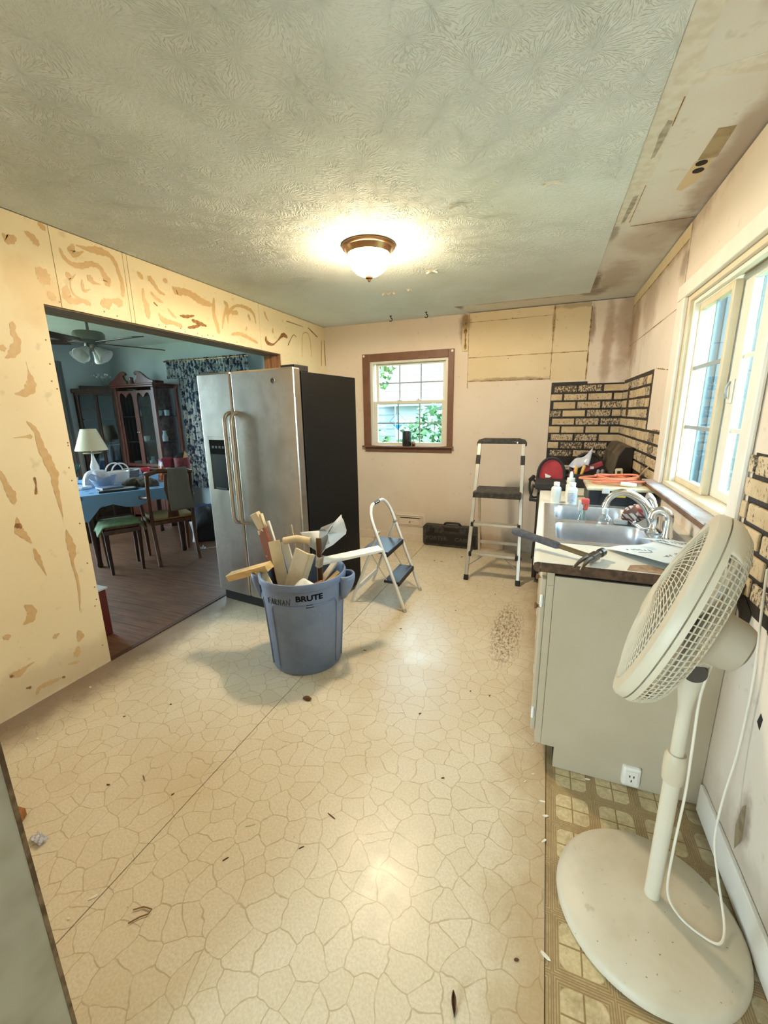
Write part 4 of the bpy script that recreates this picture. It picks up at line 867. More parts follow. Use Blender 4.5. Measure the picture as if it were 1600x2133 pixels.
SX0, SX1, SY0, SY1 = .022, .585, 1.845, 2.655
x0 = .012
prof = [(x0, .89), (x0-.012, .893), (x0-.02, .902), (x0-.022, .914), (x0-.018, .926), (x0-.006, .9305)]
poly = prof+[(x0+.004, .930), (x0+.004, .905), (x0+.004, .89)]
tp(MB().prism([(a, b) for a, b in poly], (0, 3.625, 0), (1, 0, 0), (0, 0, 1), 2.055), 'rolled_front_edge', M['laminate'], smooth=True)
tp(MB().prism(poly, (0, 1.5699, 0), (1, 0, 0), (0, 0, 1), .0012), 'edge_end_cap', M['edgebrown'])
tp(MB().box(x0+.004, R-.002, 1.5735, SY0+.012, .905, .930).box(x0+.004, R-.002, SY1-.012, 3.625, .905, .930).box(x0+.004, SX0+.012, SY0+.012, SY1-.012, .905, .93).box(SX1-.012, R-.002, SY0+.012, SY1-.012, .905, .93), 'top', M['laminate'])
tp(MB().box(x0+.004, R-.002, 1.575, SY0+.012, .890, .9045).box(x0+.004, R-.002, SY1-.012, 3.62, .890, .9045).box(x0+.004, SX0+.012, SY0+.012, SY1-.012, .89, .9045).box(SX1-.012, R-.002, SY0+.012, SY1-.012, .89, .9045).box(x0+.006, R-.002, 1.5705, 1.5733, .8915, .9285), 'chipboard_core', M['edgebrown'])
tp(MB().prism([(0.30, 1.58), (.42, 1.576), (.46, 1.60), (.38, 1.66), (.32, 1.64)], (0, 0, .9302), (1, 0, 0), (0, 1, 0), .0004), 'worn_brown_patch', plain('worn_laminate', S(150, 118, 92), .6, var=.7, vscale=30, c2=S(190, 166, 140)))
tp(MB().box(R-.012, R-.001, 1.66, 2.93, .9305, 1.035), 'backsplash_board', M['wall_k'], bevel=.002)

# ---- steel double sink
sk = thing('sink', 'stainless steel double-bowl sink set into the white countertop', 'sink', (.3, 2.25, .93))
kp = lambda mb, nm, m, par=None, **k: mb.build(nm, m, par or sk, world=True, **k)
BX0, BX1 = .075, .455
bowls = ((1.885, 2.205), (2.265, 2.615))
zt = .9345
rim = MB()
rim.box(SX0, BX0, SY0, SY1, .9305, zt).box(BX1, SX1, SY0, SY1, .9305, zt).box(BX0, BX1, SY0, bowls[0][0], .9305, zt).box(BX0, BX1, bowls[0][1], bowls[1][0], .9305, zt).box(BX0, BX1, bowls[1][1], SY1, .9305, zt)
kp(rim, 'rim', M['steel'], bevel=.002)
def sup(t, a, b, e):
    c, s = math.cos(t), math.sin(t); return (a*math.copysign(abs(c)**(2/e), c), b*math.copysign(abs(s)**(2/e), s))
for y0, y1 in bowls:
    cx_, cy_, a, b = (BX0+BX1)/2, (y0+y1)/2, (BX1-BX0)/2+.001, (y1-y0)/2+.001
    mb = MB(); N = 64; V = []; F = []
    for (sc_, z, e) in ((1, zt-.0005, 60), (.985, zt-.002, 9), (.965, zt-.012, 7), (.95, .86, 6.5), (.93, .79, 6), (.88, .765, 5), (.7, .758, 4), (.15, .754, 3), (.0, .754, 3)):
        V += [(cx_+sup(2*PI*i/N+.001, a*sc_, b*sc_, e)[0], cy_+sup(2*PI*i/N+.001, a*sc_, b*sc_, e)[1], z) for i in range(N)]
    for j in range(8): F += [(j*N+i, j*N+(i+1) % N, (j+1)*N+(i+1) % N, (j+1)*N+i) for i in range(N)]
    bo = kp(mb.add(V, F), 'bowl', M['steel'], smooth=True)
    kp(MB().lathe([(0, .003), (.03, .003), (.042, .001), (.042, -.002)], (cx_, cy_, .756), (0, 0, 1), 20), 'drain', M['chrome'], bo, smooth=True)

# ---- faucet
fa = thing('faucet', 'chrome gooseneck faucet with lever handle on the sink deck', 'faucet', (.49, 2.13, .9345))
fp = lambda mb, nm, m, par=None, **k: mb.build(nm, m, par or fa, world=True, **k)
fp(MB().lathe([(0, 0), (.038, 0), (.04, .006), (.032, .014), (.028, .03), (.027, .075), (.03, .085), (.024, .10), (0, .105)], (.49, 2.13, .9345), n=24), 'body', M['chrome'], smooth=True)
spn = smoothline([(.485, 2.13, .965), (.462, 2.125, 1.02), (.435, 2.12, 1.068), (.395, 2.115, 1.10), (.35, 2.11, 1.115), (.315, 2.105, 1.107), (.293, 2.102, 1.086), (.281, 2.10, 1.058)], 5)
sp0 = fp(MB().tube(spn, [.021-.008*i/(len(spn)-1) for i in range(len(spn))], 14), 'spout', M['chrome'], smooth=True)
fp(MB().cyl((.283, 2.10, 1.062), (.278, 2.10, 1.044), .0165, .0155, 14), 'aerator', M['chrome'], sp0, smooth=True)
fp(MB().tube(smoothline([(.49, 2.15, 1.03), (.48, 2.16, 1.06), (.465, 2.165, 1.085), (.452, 2.165, 1.09)], 4), [.016]*5+[.018]*4+[.021]*4, 12), 'lever_handle', M['chrome'], smooth=True)
fp(MB().tube(smoothline([(.47, 2.12, .955), (.44, 2.11, .95), (.415, 2.12, .965), (.405, 2.125, .98)], 4), [.008]*10+[.011]*3, 10), 'side_lever', M['chrome'], smooth=True)
sd = thing('soap_dispenser', 'short chrome curved spout dispenser right of the main faucet', 'dispenser', (.508, 1.99, .9345))
MB().lathe([(0, 0), (.034, 0), (.034, .006), (.02, .012), (.017, .02), (.0, .02)], n=20).build('escutcheon', M['chrome'], sd, smooth=True)
q = smoothline([(.508, 1.99, .95), (.508, 1.99, 1.0), (.508, 1.99, 1.035), (.497, 1.99, 1.058), (.475, 1.995, 1.066), (.452, 2.0, 1.055), (.446, 2.0, 1.03)], 4)
MB().tube(q, [.0165]*13+[.017]*(len(q)-13), 12).build('spout', M['chrome'], sd, world=True, smooth=True)
MB().lathe([(0, .0), (.022, 0), (.018, .02), (.017, .04), (0, .04)], (.508, 1.99, .955), n=18).build('collar', M['chrome'], sd, world=True, smooth=True)

# ---- bottles
M['whiteplastic'] = plain('white_bottle_plastic', S(228, 232, 230), .35)
M['labelgrey'] = plain('pale_label', S(208, 214, 224), .5, var=.6, vscale=60, c2=S(150, 160, 180))
def bottle(x, y, r, h, label, lab):
    b = thing('bottle', label, 'bottle', (x, y, .9302), group='white bottles by the sink')
    MB().lathe([(0, 0), (r*.95, 0), (r, .004), (r, h*.66), (r*.9, h*.74), (r*.55, h*.80), (r*.5, h*.82), (0, h*.82)], n=28).build('body', M['whiteplastic'], b, smooth=True)
    MB().lathe([(0, h), (r*.56, h), (r*.6, h*.98), (r*.6, h*.83), (0, h*.83)], n=24).build('cap', M['whiteplastic'], b, smooth=True)
    if lab: MB().grid(lambda u, v: ((r+.0006)*math.cos(-2.4+1.5*u), (r+.0006)*math.sin(-2.4+1.5*u), h*(.12+.42*v)), 12, 1).build('label_wrap', M['labelgrey'], b)
    return b
bottle(.085, 2.715, .029, .125, 'white bottle with cap at the sink corner, nearer the counter front', False)
bottle(.172, 2.69, .031, .130, 'white bottle with pale printed label, between capped bottle and black organizer', True)
db = thing('dropper_bottle', 'white bottle with pointed dropper cap behind the labelled white bottle', 'bottle', (.175, 2.93, .9302))
MB().lathe([(0, 0), (.028, 0), (.028, .075), (.02, .088), (0, .088)], n=20).build('body', M['whiteplastic'], db, smooth=True)
MB().lathe([(.0, .165), (.008, .163), (.012, .14), (.011, .125), (.024, .122), (.025, .088), (0, .088)], n=20).build('dropper_cap', M['whiteplastic'], db, smooth=True)
sb = thing('spray_bottle', 'clear spray bottle with red and white trigger standing in the far sink bowl', 'spray bottle', (.21, 2.36, .7575))
MB().lathe([(0, 0), (.034, 0), (.036, .01), (.036, .12), (.03, .15), (.015, .19), (.013, .215), (0, .215)], n=24).build('body', glassmat('clear_green_plastic', (.80, .94, .90, 1), .12, .05), sb, smooth=True)
MB().box(-.012, .028, -.012, .012, .24, .272).prism([(-.002, .21), (.022, .21), (.03, .25), (.012, .25)], (0, .009, 0), (1, 0, 0), (0, 0, 1), .018).build('trigger_head', plain('red_trigger', S(232, 96, 84), .4), sb, bevel=.005)
MB().box(-.022, -.002, -.011, .011, .205, .262).build('white_nozzle', M['whiteplastic'], sb, bevel=.005)
MB().cyl((0, 0, .02), (0, 0, .21), .003, None, 6).build('dip_tube', M['whiteplastic'], sb)
MB().grid(lambda u, v: (.0368*math.cos(-2.6+1.7*u), .0368*math.sin(-2.6+1.7*u), .02+.08*v), 10, 1).build('label_wrap', M['labelgrey'], sb)
so = thing('soap_bottle', 'squat clear soap bottle with white pump on the sink divider', 'soap bottle', (.30, 2.236, .9347))
MB().lathe([(0, 0), (.027, 0), (.032, .01), (.031, .028), (.016, .042), (.011, .048), (0, .048)], n=22).build('body', glassmat('clear_plastic', (.90, .95, .95, 1), .15, .05), so, smooth=True)
MB().lathe([(0, .078), (.012, .076), (.015, .066), (.012, .056), (.014, .048), (0, .048)], n=16).build('pump_cap', M['whiteplastic'], so, smooth=True)
sg = MB().box(-.03, .03, -.018, .018, 0, .026).build('sponge', M['whiteplastic'], None, bevel=.006); sg.location = (.372, 2.236, .9347); tag(sg, 'small white sponge on the sink divider between soap bottle and rag', 'sponge')
def m_rag():
    n = NT('plaid_rag'); co = n.co(); x, y, z = n.sep(co)
    a = n.mapr(n.M('ABSOLUTE', n.M('SINE', n.M('MULTIPLY', n.M('ADD', x, z), 90))), .75, .95); b = n.mapr(n.M('ABSOLUTE', n.M('SINE', n.M('MULTIPLY', n.M('SUBTRACT', y, z), 80))), .75, .95)
    c = n.mix(n.M('MAXIMUM', a, b), S(226, 210, 200), S(120, 84, 70)); d = n.V('DISTANCE', co, (.035, 0, .075))
    n.base(n.mix(n.mapr(d, .02, .045, 1, 0), c, S(196, 80, 66))); n.rough(.9); n.bump(n.noise(co, 60, 3), .5, .004); return n.m
def ragf(u, v):
    a = 2*PI*u; ph = PI*v
    r = .055+.014*math.sin(3*a+v*4)+.010*math.sin(7*a)
    return (r*1.15*math.cos(a)*math.sin(ph), r*.75*math.sin(a)*math.sin(ph), .046+.052*(-math.cos(ph))+.012*math.sin(5*a)*math.sin(ph)+.02*math.cos(a)*math.sin(ph))
rg = MB().grid(ragf, 36, 14, True).build('rag', m_rag(), None, smooth=True); rg.location = (.425, 2.245, .945); rg.scale = (.85, .8, .9); tag(rg, 'crumpled plaid rag with red patch beside the faucet', 'rag')

# ---- organizer with cord
og = thing('parts_organizer', 'black parts organizer with clear cream lid on the counter beyond the sink', 'organizer', (.425, 2.83, .9302))
ogp = lambda mb, nm, m, **k: mb.build(nm, m, og, world=True, **k)
ogp(MB().box(.262, .592, 2.685, 2.99, .9304, 1.018), 'body', plain('dark_blue_black_plastic', S(34, 36, 44), .4), bevel=.008)
ogp(MB().box(.252, .600, 2.675, 3.0, 1.0185, 1.040), 'lid', plain('cloudy_cream_lid', S(230, 220, 186), .25, var=.4, vscale=20, c2=S(204, 188, 140)), bevel=.007)
ogp(MB().box(.385, .455, 2.668, 2.684, .985, 1.016), 'yellow_latch', plain('yellow_plastic', S(236, 196, 84), .4), bevel=.004)
for x in (.35, .48): ogp(MB().box(x-.02, x+.02, 2.664, 2.6745, 1.005, 1.040), 'clear_latch', plain('milky_plastic', S(226, 224, 216), .3), bevel=.004)
for x in (.32, .37, .47, .53): ogp(MB().box(x-.002, x+.002, 2.682, 2.685, .94, 1.005), 'divider_rib', M['black'])
ec = thing('extension_cord', 'coiled orange extension cord lying on top of the parts organizer', 'cord', (.41, 2.83, 1.04))
pts = []
for i in range(120):
    t = i/120*2*PI*4.6; kx = i/120
    pts.append((.40+.045*math.sin(kx*9)+(.118+.030*math.sin(kx*13))*math.cos(t), 2.835+(.085+.026*math.cos(kx*11))*math.sin(t), 1.052+.040*kx+.006*math.sin(t*1.3+kx*7)))
MB().tube(smoothline(pts, 2), .0062, 7).build('cable', plain('orange_cable', S(222, 128, 96), .45), ec, world=True, smooth=True)
MB().tube([(.43, 2.735, 1.058), (.47, 2.73, 1.055), (.51, 2.735, 1.05)], [.012, .014, .012], 10).build('clear_plug', plain('milky_plug', S(228, 218, 200), .3), ec, world=True, smooth=True)
for s in (-.004, .004): MB().box(.518, .536, 2.735+s-.001, 2.735+s+.001, 1.046, 1.053).build('prong', M['chrome'], ec, world=True)

# ---- range in the corner
rg_ = thing('kitchen_range', 'black kitchen range in the corner with soot-dark back panel', 'range', (.30, 4.02, 0))
gp_ = lambda mb, nm, m, par=None, **k: mb.build(nm, m, par or rg_, world=True, **k)
M['rangeblack'] = plain('greasy_black_enamel', S(20, 18, 17), .3, var=.5, vscale=9, c2=S(44, 34, 26))
gp_(MB().box(.0, .63, 3.64, 4.40, .03, .90), 'body', M['rangeblack'], bevel=.005)
gp_(MB().box(-.012, .63, 3.635, 4.405, .90, .922), 'cooktop', M['rangeblack'], bevel=.006)
od = gp_(MB().box(-.035, -.001, 3.65, 4.39, .24, .80), 'oven_door', M['rangeblack'], bevel=.006)
gp_(MB().tube(smoothline([(-.035, 3.67, .74), (-.075, 3.672, .745), (-.085, 3.69, .75), (-.085, 4.35, .75), (-.075, 4.368, .745), (-.035, 4.37, .74)], 4), .012, 10), 'handle', M['black'], od, smooth=True)
dw = gp_(MB().box(-.033, -.001, 3.65, 4.39, .05, .225), 'drawer', M['rangeblack'], bevel=.006)
gp_(MB().box(-.05, -.033, 3.8, 4.24, .17, .20), 'handle', M['black'], dw, bevel=.004)
cpn = gp_(MB().box(-.03, -.001, 3.65, 4.39, .815, .895), 'control_panel', M['rangeblack'], bevel=.004)
for y in (3.75, 3.88, 4.02, 4.16, 4.29): gp_(MB().lathe([(0, .03), (.018, .028), (.021, 0)], (-.03, y, .855), (-1, 0, 0), 16), 'knob', M['black'], cpn, smooth=True)
gp_(MB().prism([(.50, .922), (.635, .922), (.635, 1.20), (.575, 1.20), (.535, 1.13)], (0, 4.40, 0), (1, 0, 0), (0, 0, 1), .76), 'back_panel', plain('soot_stained_panel', S(96, 84, 68), .4, var=.9, vscale=7, c2=S(34, 26, 20)), bevel=.006)
gp_(MB().prism([(.502, .924), (.633, .924), (.633, 1.198), (.577, 1.198), (.537, 1.13)], (0, 3.6385, 0), (1, 0, 0), (0, 0, 1), .004), 'end_cap', M['rangeblack'])
for x, y in ((.15, 3.83), (.15, 4.2), (.4, 3.83), (.4, 4.2)): gp_(MB().tube(arc((x, y, .93), (1, 0, 0), (0, 1, 0), .08, 0, 2*PI, 20)[:-1], .006, 6, True).bar((x-.08, y, .93), (x+.08, y, .93), .008, .008).bar((x, y-.08, .93), (x, y+.08, .93), .008, .008), 'burner_grate', M['black'])

# ---- tool bags and tools on the counter
M['bagblack'] = plain('black_nylon', S(40, 38, 38), .75, bump=.4, bscale=160)
M['bagred'] = plain('red_lining', S(176, 54, 58), .7, var=.4, vscale=14, c2=S(140, 36, 42))
tbg = thing('tool_bag', 'open black tool bag with red lining at the counter front', 'tool bag', (.06, 3.25, .9302))
bp_ = lambda mb, nm, m, par=None, **k: mb.build(nm, m, par or tbg, world=True, **k)
dsh = [(-.09, 0)]+[(.092*math.cos(t)*(1.0), .085+.125*math.sin(t)) for t in [PI-PI*i/14 for i in range(15)]]+[(.09, 0)]
bp_(MB().prism([(a, b) for a, b in dsh], (.058, 3.36, .931), (1, 0, 0), (0, 0, 1), .05), 'back_shell', M['bagblack'], bevel=.008)
bp_(MB().tube([(.058+a*1.0, 3.30, .931+b) for a, b in dsh], .010, 8), 'rim_piping', M['bagblack'], smooth=True)
bp_(MB().prism([(a*.9, b*.95) for a, b in dsh], (.058, 3.309, .935), (1, 0, 0), (0, 0, 1), .004), 'red_lining', M['bagred'])
bp_(MB().box(-.045, .165, 3.10, 3.30, .931, .99), 'front_pocket', M['bagblack'], bevel=.015)
bp_(MB().tube(smoothline([(-.045, 3.2, .975), (-.075, 3.2, 1.0), (-.085, 3.2, .96), (-.08, 3.2, .90), (-.06, 3.2, .86), (-.035, 3.25, .85)], 5), .008, 8), 'strap', M['bagblack'], smooth=True)
bp_(MB().cyl((-.082, 3.18, .99), (-.06, 3.22, 1.01), .015, None, 10), 'strap_buckle', M['black'])
bp_(MB().prism([(-.05, 0), (-.02, 0), (-.01, .012), (-.055, .03)], (.07, 3.296, .995), (1, 0, 0), (0, 0, 1), .006), 'white_tag', M['whiteplastic'])
tt = thing('tool_tote', 'black open tool tote full of hand tools behind the red-lined bag', 'tool bag', (.31, 3.38, .9302))
tp_ = lambda mb, nm, m, par=None, **k: mb.build(nm, m, par or tt, world=True, **k)
tp_(MB().box(.19, .45, 3.27, 3.285, .931, 1.03).box(.19, .45, 3.535, 3.55, .931, 1.06).box(.19, .205, 3.285, 3.535, .931, 1.05).box(.435, .45, 3.285, 3.535, .931, 1.05).box(.205, .435, 3.285, 3.535, .931, .945), 'body', M['bagblack'], bevel=.006)
tp_(MB().tube(arc((.32, 3.545, 1.05), (1, 0, 0), (0, 0, 1), .105, PI, 0, 14), .012, 8), 'arched_flap', M['bagblack'], smooth=True)
tp_(MB().prism([(.1*math.cos(PI*i/12), .1*math.sin(PI*i/12)) for i in range(13)], (.32, 3.55, 1.05), (1, 0, 0), (0, 0, 1), .006), 'flap_panel', M['bagblack'])
def tool(nm, lb, p0, p1, r, m, cat, grp='tools in the black tote', tip=None):
    t = thing(nm, lb, cat, p0, group=grp)
    MB().tube([Vector(p0).lerp(Vector(p1), f) for f in (0, .1, .5, .9, 1)], [r*.7, r, r*.85, r, r*.6], 10).build('grip', m, t, world=True, smooth=True)
    if tip: MB().cyl(p0, tip, r*.35, r*.3, 8).build('shank', M['chrome'], t, world=True)
    return t
M['yel'] = plain('yellow_handle', S(222, 178, 92), .45)
tool('screwdriver', 'yellow-handled screwdriver at the left of the black tote', (.225, 3.30, 1.0), (.222, 3.29, 1.085), .013, M['yel'], 'screwdriver', tip=(.227, 3.32, .95))
tool('screwdriver', 'tilted yellow-handled screwdriver right beside the upright one in the tote', (.252, 3.30, .99), (.278, 3.29, 1.095), .012, M['yel'], 'screwdriver', tip=(.24, 3.32, .95))
tool('pliers', 'grey-gripped pliers sticking up at the right end of the tote', (.365, 3.31, .99), (.372, 3.30, 1.065), .012, plain('grey_grip', S(136, 142, 150), .5), 'pliers', tip=(.36, 3.33, .955))
tool('pliers', 'second grey grip just right of the other pliers in the tote', (.392, 3.31, .99), (.398, 3.30, 1.068), .012, plain('grey_grip2', S(126, 134, 144), .5), 'pliers', tip=(.39, 3.33, .955))
rt_ = MB().bar((.27, 3.36, 1.045), (.40, 3.36, 1.105), .05, .035).build('red_tool_box', plain('maroon_plastic', S(142, 44, 56), .5), None, bevel=.006, origin=(.33, 3.36, 1.03)); tag(rt_, 'maroon plastic tool case lying tilted in the black tote', 'tool case')
MB().box(-.012, .012, -.0265, -.0255, .035, .052).build('white_print', M['whiteplastic'], rt_)
pk = MB().bar((.185, 3.36, 1.0), (.235, 3.36, 1.06), .06, .02).build('pink_pouch', plain('pink_pouch', S(206, 84, 110), .5), None, bevel=.006, origin=(.21, 3.36, 1.0)); tag(pk, 'pink pouch edge tucked at the left of the black tote', 'pouch')
def zf(u, v): return (.145+.16*u+.02*v, 3.345+.03*math.sin(u*5)+.02*v, 1.055+(.02+.10*u)*v+.012*math.sin(u*9+v*5)+.03*u)
zb = MB().grid(zf, 14, 8).build('plastic_bag', plain('cloudy_plastic_film', S(206, 210, 222), .25, alpha=.75, var=.4, vscale=30, c2=S(160, 164, 190)), None, smooth=True, solid=.001, origin=(.22, 3.35, 1.05)); tag(zb, 'clear zip plastic bag lying over the tools in the black tote', 'plastic bag')
cb2 = thing('stud_sensor', 'cream handheld device standing near the range back panel', 'device', (.485, 3.12, .933))
MB().bar((.0, 0, .0), (-.012, .01, .165), .045, .03, (0, -1, 0)).build('body', plain('cream_plastic', S(206, 194, 160), .4), cb2, bevel=.008)
MB().bar((-.008, -.0155, .08), (-.014, -.008, .15), .02, .004, (0, -1, 0)).build('dark_window', M['black'], cb2)
bgr = MB().grid(lambda u, v: (.045*math.cos(2*PI*u)*math.sin(PI*v), .06*math.sin(2*PI*u)*math.sin(PI*v), .055-.055*math.cos(PI*v)*(1+.08*math.sin(6*PI*u))), 20, 10, True).build('grey_pouch', plain('taupe_pouch', S(150, 130, 112), .7, bump=.4, bscale=30), None, smooth=True); bgr.location = (.575, 3.13, .9365); tag(bgr, 'taupe rounded pouch on the counter against the brick wall', 'pouch')
wc = MB().tube(smoothline([(.60, 3.09, 1.02), (.585, 3.06, 1.06), (.60, 3.03, 1.10), (.63, 3.05, 1.13)], 5), .004, 6).build('wall_cable', plain('tan_cable', S(196, 170, 130), .5), None, smooth=True, origin=(.6, 3.07, 1.02)); tag(wc, 'short tan cable looping from the brick wall above the counter', 'cable')

# ---- hammer
hm = thing('hammer', 'claw hammer with dark rubber grip lying over the counter corner', 'hammer', (.10, 1.66, .935))
hp_ = lambda mb, nm, m, par=None, **k: mb.build(nm, m, par or hm, world=True, **k)
h0, h1 = Vector((.195, 1.618, .952)), Vector((-.10, 1.782, .985))
hp_(MB().tube([h0.lerp(h1, f) for f in (.38, .42, .55, .7, .85, .95, 1.0)], [.010, .015, .0155, .0145, .0165, .0185, .014], 12), 'grip', plain('worn_rubber_grip', S(66, 66, 72), .6, var=.5, vscale=60, c2=S(100, 100, 104)), smooth=True)
hp_(MB().tube([h0, h0.lerp(h1, .2), h0.lerp(h1, .40)], [.010, .0095, .010], 10), 'shaft', plain('worn_steel_shaft', S(120, 104, 80), .4, .8), smooth=True)
M['hsteel'] = plain('worn_dark_steel', S(112, 106, 98), .35, .9, var=.5, vscale=20, c2=S(70, 64, 58))
ax = Vector((.50, .86, .03)).normalized(); hc = Vector((.195, 1.618, .955))
hp_(MB().cyl(hc+ax*.025, hc+ax*.052, .011, .013, 16).cyl(hc+ax*.052, hc+ax*.075, .0165, .0165, 18), 'poll', M['hsteel'], smooth=True)
hp_(MB().obox(hc, ax, ax.cross(Vector((0, 0, 1))), (0, 0, 1), .028, .014, .014), 'eye', M['hsteel'], bevel=.004)
sd_ = ax.cross(Vector((0, 0, 1))).normalized()
for s in (-1, 1):
    cl_ = [hc-ax*.02+sd_*s*.006, hc-ax*.055+sd_*s*.009+Vector((0, 0, .004)), hc-ax*.09+sd_*s*.011-Vector((0, 0, .002)), hc-ax*.12+sd_*s*.013-Vector((0, 0, .014))]
    hp_(MB().tube(smoothline(cl_, 4), [.011-.007*i/12 for i in range(13)], 8), 'claw', M['hsteel'], smooth=True)

# ---- papers with pencil notes
M['paper'] = plain('white_note_paper', S(226, 236, 240), .7); M['pencil'] = plain('pencil_line', S(110, 128, 140), .7)
A, B, C_, D_ = Vector((.255, 1.80, 0)), Vector((.415, 1.60, 0)), Vector((.628, 1.79, 0)), Vector((.455, 1.95, 0))
def papf(u, v):
    p = A.lerp(B, v).lerp(D_.lerp(C_, v), u)
    return (p.x, p.y, .937+.022*(1-u)*(1-u)*v*1.2+.004*math.sin(u*6+v*3)+.012*max(0, u-.7))
def note(nm, lb, fn, strokes, org):
    t = thing(nm, lb, 'paper', org, group='paper notes on the countertop')
    MB().grid(fn, 14, 10).build('sheet', M['paper'], t, world=True, smooth=True, solid=.0006)
    for st in strokes:
        P = [Vector(fn(u, v))+Vector((0, 0, .0011)) for u, v in st]
        MB().tube(P, .0009, 4).build('pencil_note', M['pencil'], t, world=True)
def scrib(u0, v0, n, du, dv, seed, slope=0):
    r2 = random.Random(seed); out = []
    for k in range(n): out.append([(u0+du*k+du*.8*r2.random(), v0+slope*k+dv*(r2.random()-.5)) for _ in range(5)])
    return out
note('note_paper', 'large curled white paper with pencil notes beside the hammer head', papf, scrib(.16, .25, 6, .07, .08, 3, .01)+scrib(.45, .62, 6, .06, .09, 5)+[[(.2, .42), (.5, .40), (.52, .32)]], (.43, 1.78, .933))
A2, B2, C2, D2 = Vector((.40, 1.985, 0)), Vector((.47, 1.955, 0)), Vector((.63, 1.80, 0)), Vector((.632, 1.93, 0))
def papf2(u, v):
    p = A2.lerp(B2, v).lerp(D2.lerp(C2, v), u); return (p.x, p.y, .9375+.010*math.sin(u*2.5)*(1-v)+.004)
note('note_paper', 'smaller written note tucked behind the large curled paper', papf2, scrib(.15, .4, 8, .08, .35, 11), (.53, 1.93, .933))

# ---- surface outlet box on the cabinet end
ob = thing('outlet_box', 'small white surface outlet box low on the cabinet end panel', 'outlet', (.412, 1.634, .06))
MB().box(-.033, .033, -.032, -.0005, -.045, .045).build('box', M['white'], ob, bevel=.010)
MB().box(-.022, .022, -.035, -.032, -.03, .03).build('face', M['white'], ob, bevel=.003)
for x, z in ((-.007, .008), (.007, .008), (0, -.012)): MB().box(x-.002, x+.002, -.0356, -.0345, z-.005, z+.005).build('slot', M['dark'], ob)

# ================================================================== PEDESTAL FAN
M['fanwhite'] = plain('aged_white_plastic', S(212, 204, 184), .4, var=.25, vscale=6, c2=S(196, 184, 158))
def m_fanbase():
    n = NT('dusty_white_plastic'); co = n.co()
    col = n.mix(n.M('MULTIPLY', n.mapr(n.noise(co, 7, 4, .6), .38, .68), .45), S(208, 198, 176), S(186, 172, 144))
    col = n.mix(n.mapr(n.noise(co, 75, 2, .5), .72, .76, 0, .75), col, S(110, 92, 66)); col = n.mix(n.mapr(n.noise(n.mapping(co, (1, 1, 1), (0, 0, 0), (3, 1, 0)), 22, 3, .6), .66, .74, 0, .35), col, S(150, 132, 100))
    n.base(col); n.rough(.45); return n.m
M['fanbase'] = m_fanbase()
_unused = (lambda *q, **k: None)('dusty_white_plastic', S(208, 198, 176), .45, var=.4, vscale=9, c2=S(184, 170, 142), bump=.05, bscale=80)
fn = thing('pedestal_fan', 'white pedestal fan with round base standing by the cabinet end', 'fan', (.38, 1.147, 0))
np_ = lambda mb, nm, m, par=None, **k: mb.build(nm, m, par or fn, world=True, **k)
np_(MB().lathe([(0, .001), (.244, .001), (.248, .006), (.246, .018), (.232, .030), (.15, .040), (.06, .046), (.03, .05), (0, .05)], (.38, 1.147, 0), n=72), 'base', M['fanbase'], smooth=True)
px_, py_ = .398, 1.172
np_(MB().cyl((px_, py_, .04), (px_, py_, .50), .0205, .0205, 20), 'lower_pole', M['fanwhite'], smooth=True)
np_(MB().lathe([(.0205, .465), (.026, .47), (.028, .50), (.028, .545), (.022, .56), (.017, .56)], (px_, py_, 0), n=22), 'height_collar', plain('beige_collar', S(200, 188, 164), .4), smooth=True)
np_(MB().cyl((px_, py_, .55), (px_, py_, .78), .0165, .0165, 18), 'upper_pole', M['fanwhite'], smooth=True)
np_(MB().lathe([(.0165, .70), (.021, .74), (.030, .80), (.034, .85), (.030, .87), (0, .872)], (px_, py_, 0), n=22), 'neck', M['fanwhite'], smooth=True)
kb = Vector((px_, py_, .835)); kd = Vector((-.2, -1, .05)).normalized()
np_(MB().cyl(kb+kd*.028, kb+kd*.046, .029, .027, 24), 'tilt_knob', plain('dark_knob', S(62, 54, 46), .5), smooth=True)
FC = Vector((.306, 1.132, 1.007)); FN = Vector((-.907, .270, .324)).normalized()
fa_, fb_, _ = frame(FN); FX = (fa_, fb_, FN)
def P3(r, a, h): return FC+FN*h+(fa_*math.cos(a)+fb_*math.sin(a))*r
np_(MB().lathe([(.214, .007), (.218, .011), (.246, .005), (.251, -.002), (.251, -.017), (.246, -.019), (.246, -.005), (.216, .003), (.214, .007)], FC, n=72, xs=FX), 'front_ring', M['fanwhite'], smooth=True)
np_(MB().lathe([(.245, -.020), (.2515, -.020), (.251, -.031), (.244, -.032), (.245, -.020)], FC, n=72, xs=FX), 'rear_ring', M['fanwhite'], smooth=True)
gr = MB()
NW = 84
for i in range(NW):
    a0 = 2*PI*i/NW
    gr.tube([P3(.05+.168*t, a0+.75*(1-t)**1.2, .034-.027*t*t) for t in [j/7 for j in range(8)]], .0013, 4)
for rr_ in (.085, .12, .15, .18, .2): gr.tube([P3(rr_, 2*PI*i/48, .033-.027*((rr_-.05)/.168)**2) for i in range(48)], .0013, 4, True)
np_(gr, 'front_grille', M['fanwhite'])['kind'] = 'stuff'
np_(MB().lathe([(0, .041), (.035, .040), (.052, .035), (.052, .030), (0, .030)], FC, n=32, xs=FX), 'badge_disc', M['fanwhite'], smooth=True)
rgm = MB()
for i in range(96):
    a0 = 2*PI*i/96
    rgm.tube([P3(.248, a0, -.030), P3(.240, a0+.01, -.050), P3(.222, a0+.03, -.070), P3(.203, a0+.05, -.079), P3(.14, a0+.07, -.084), P3(.08, a0+.09, -.086)], .0014, 4)
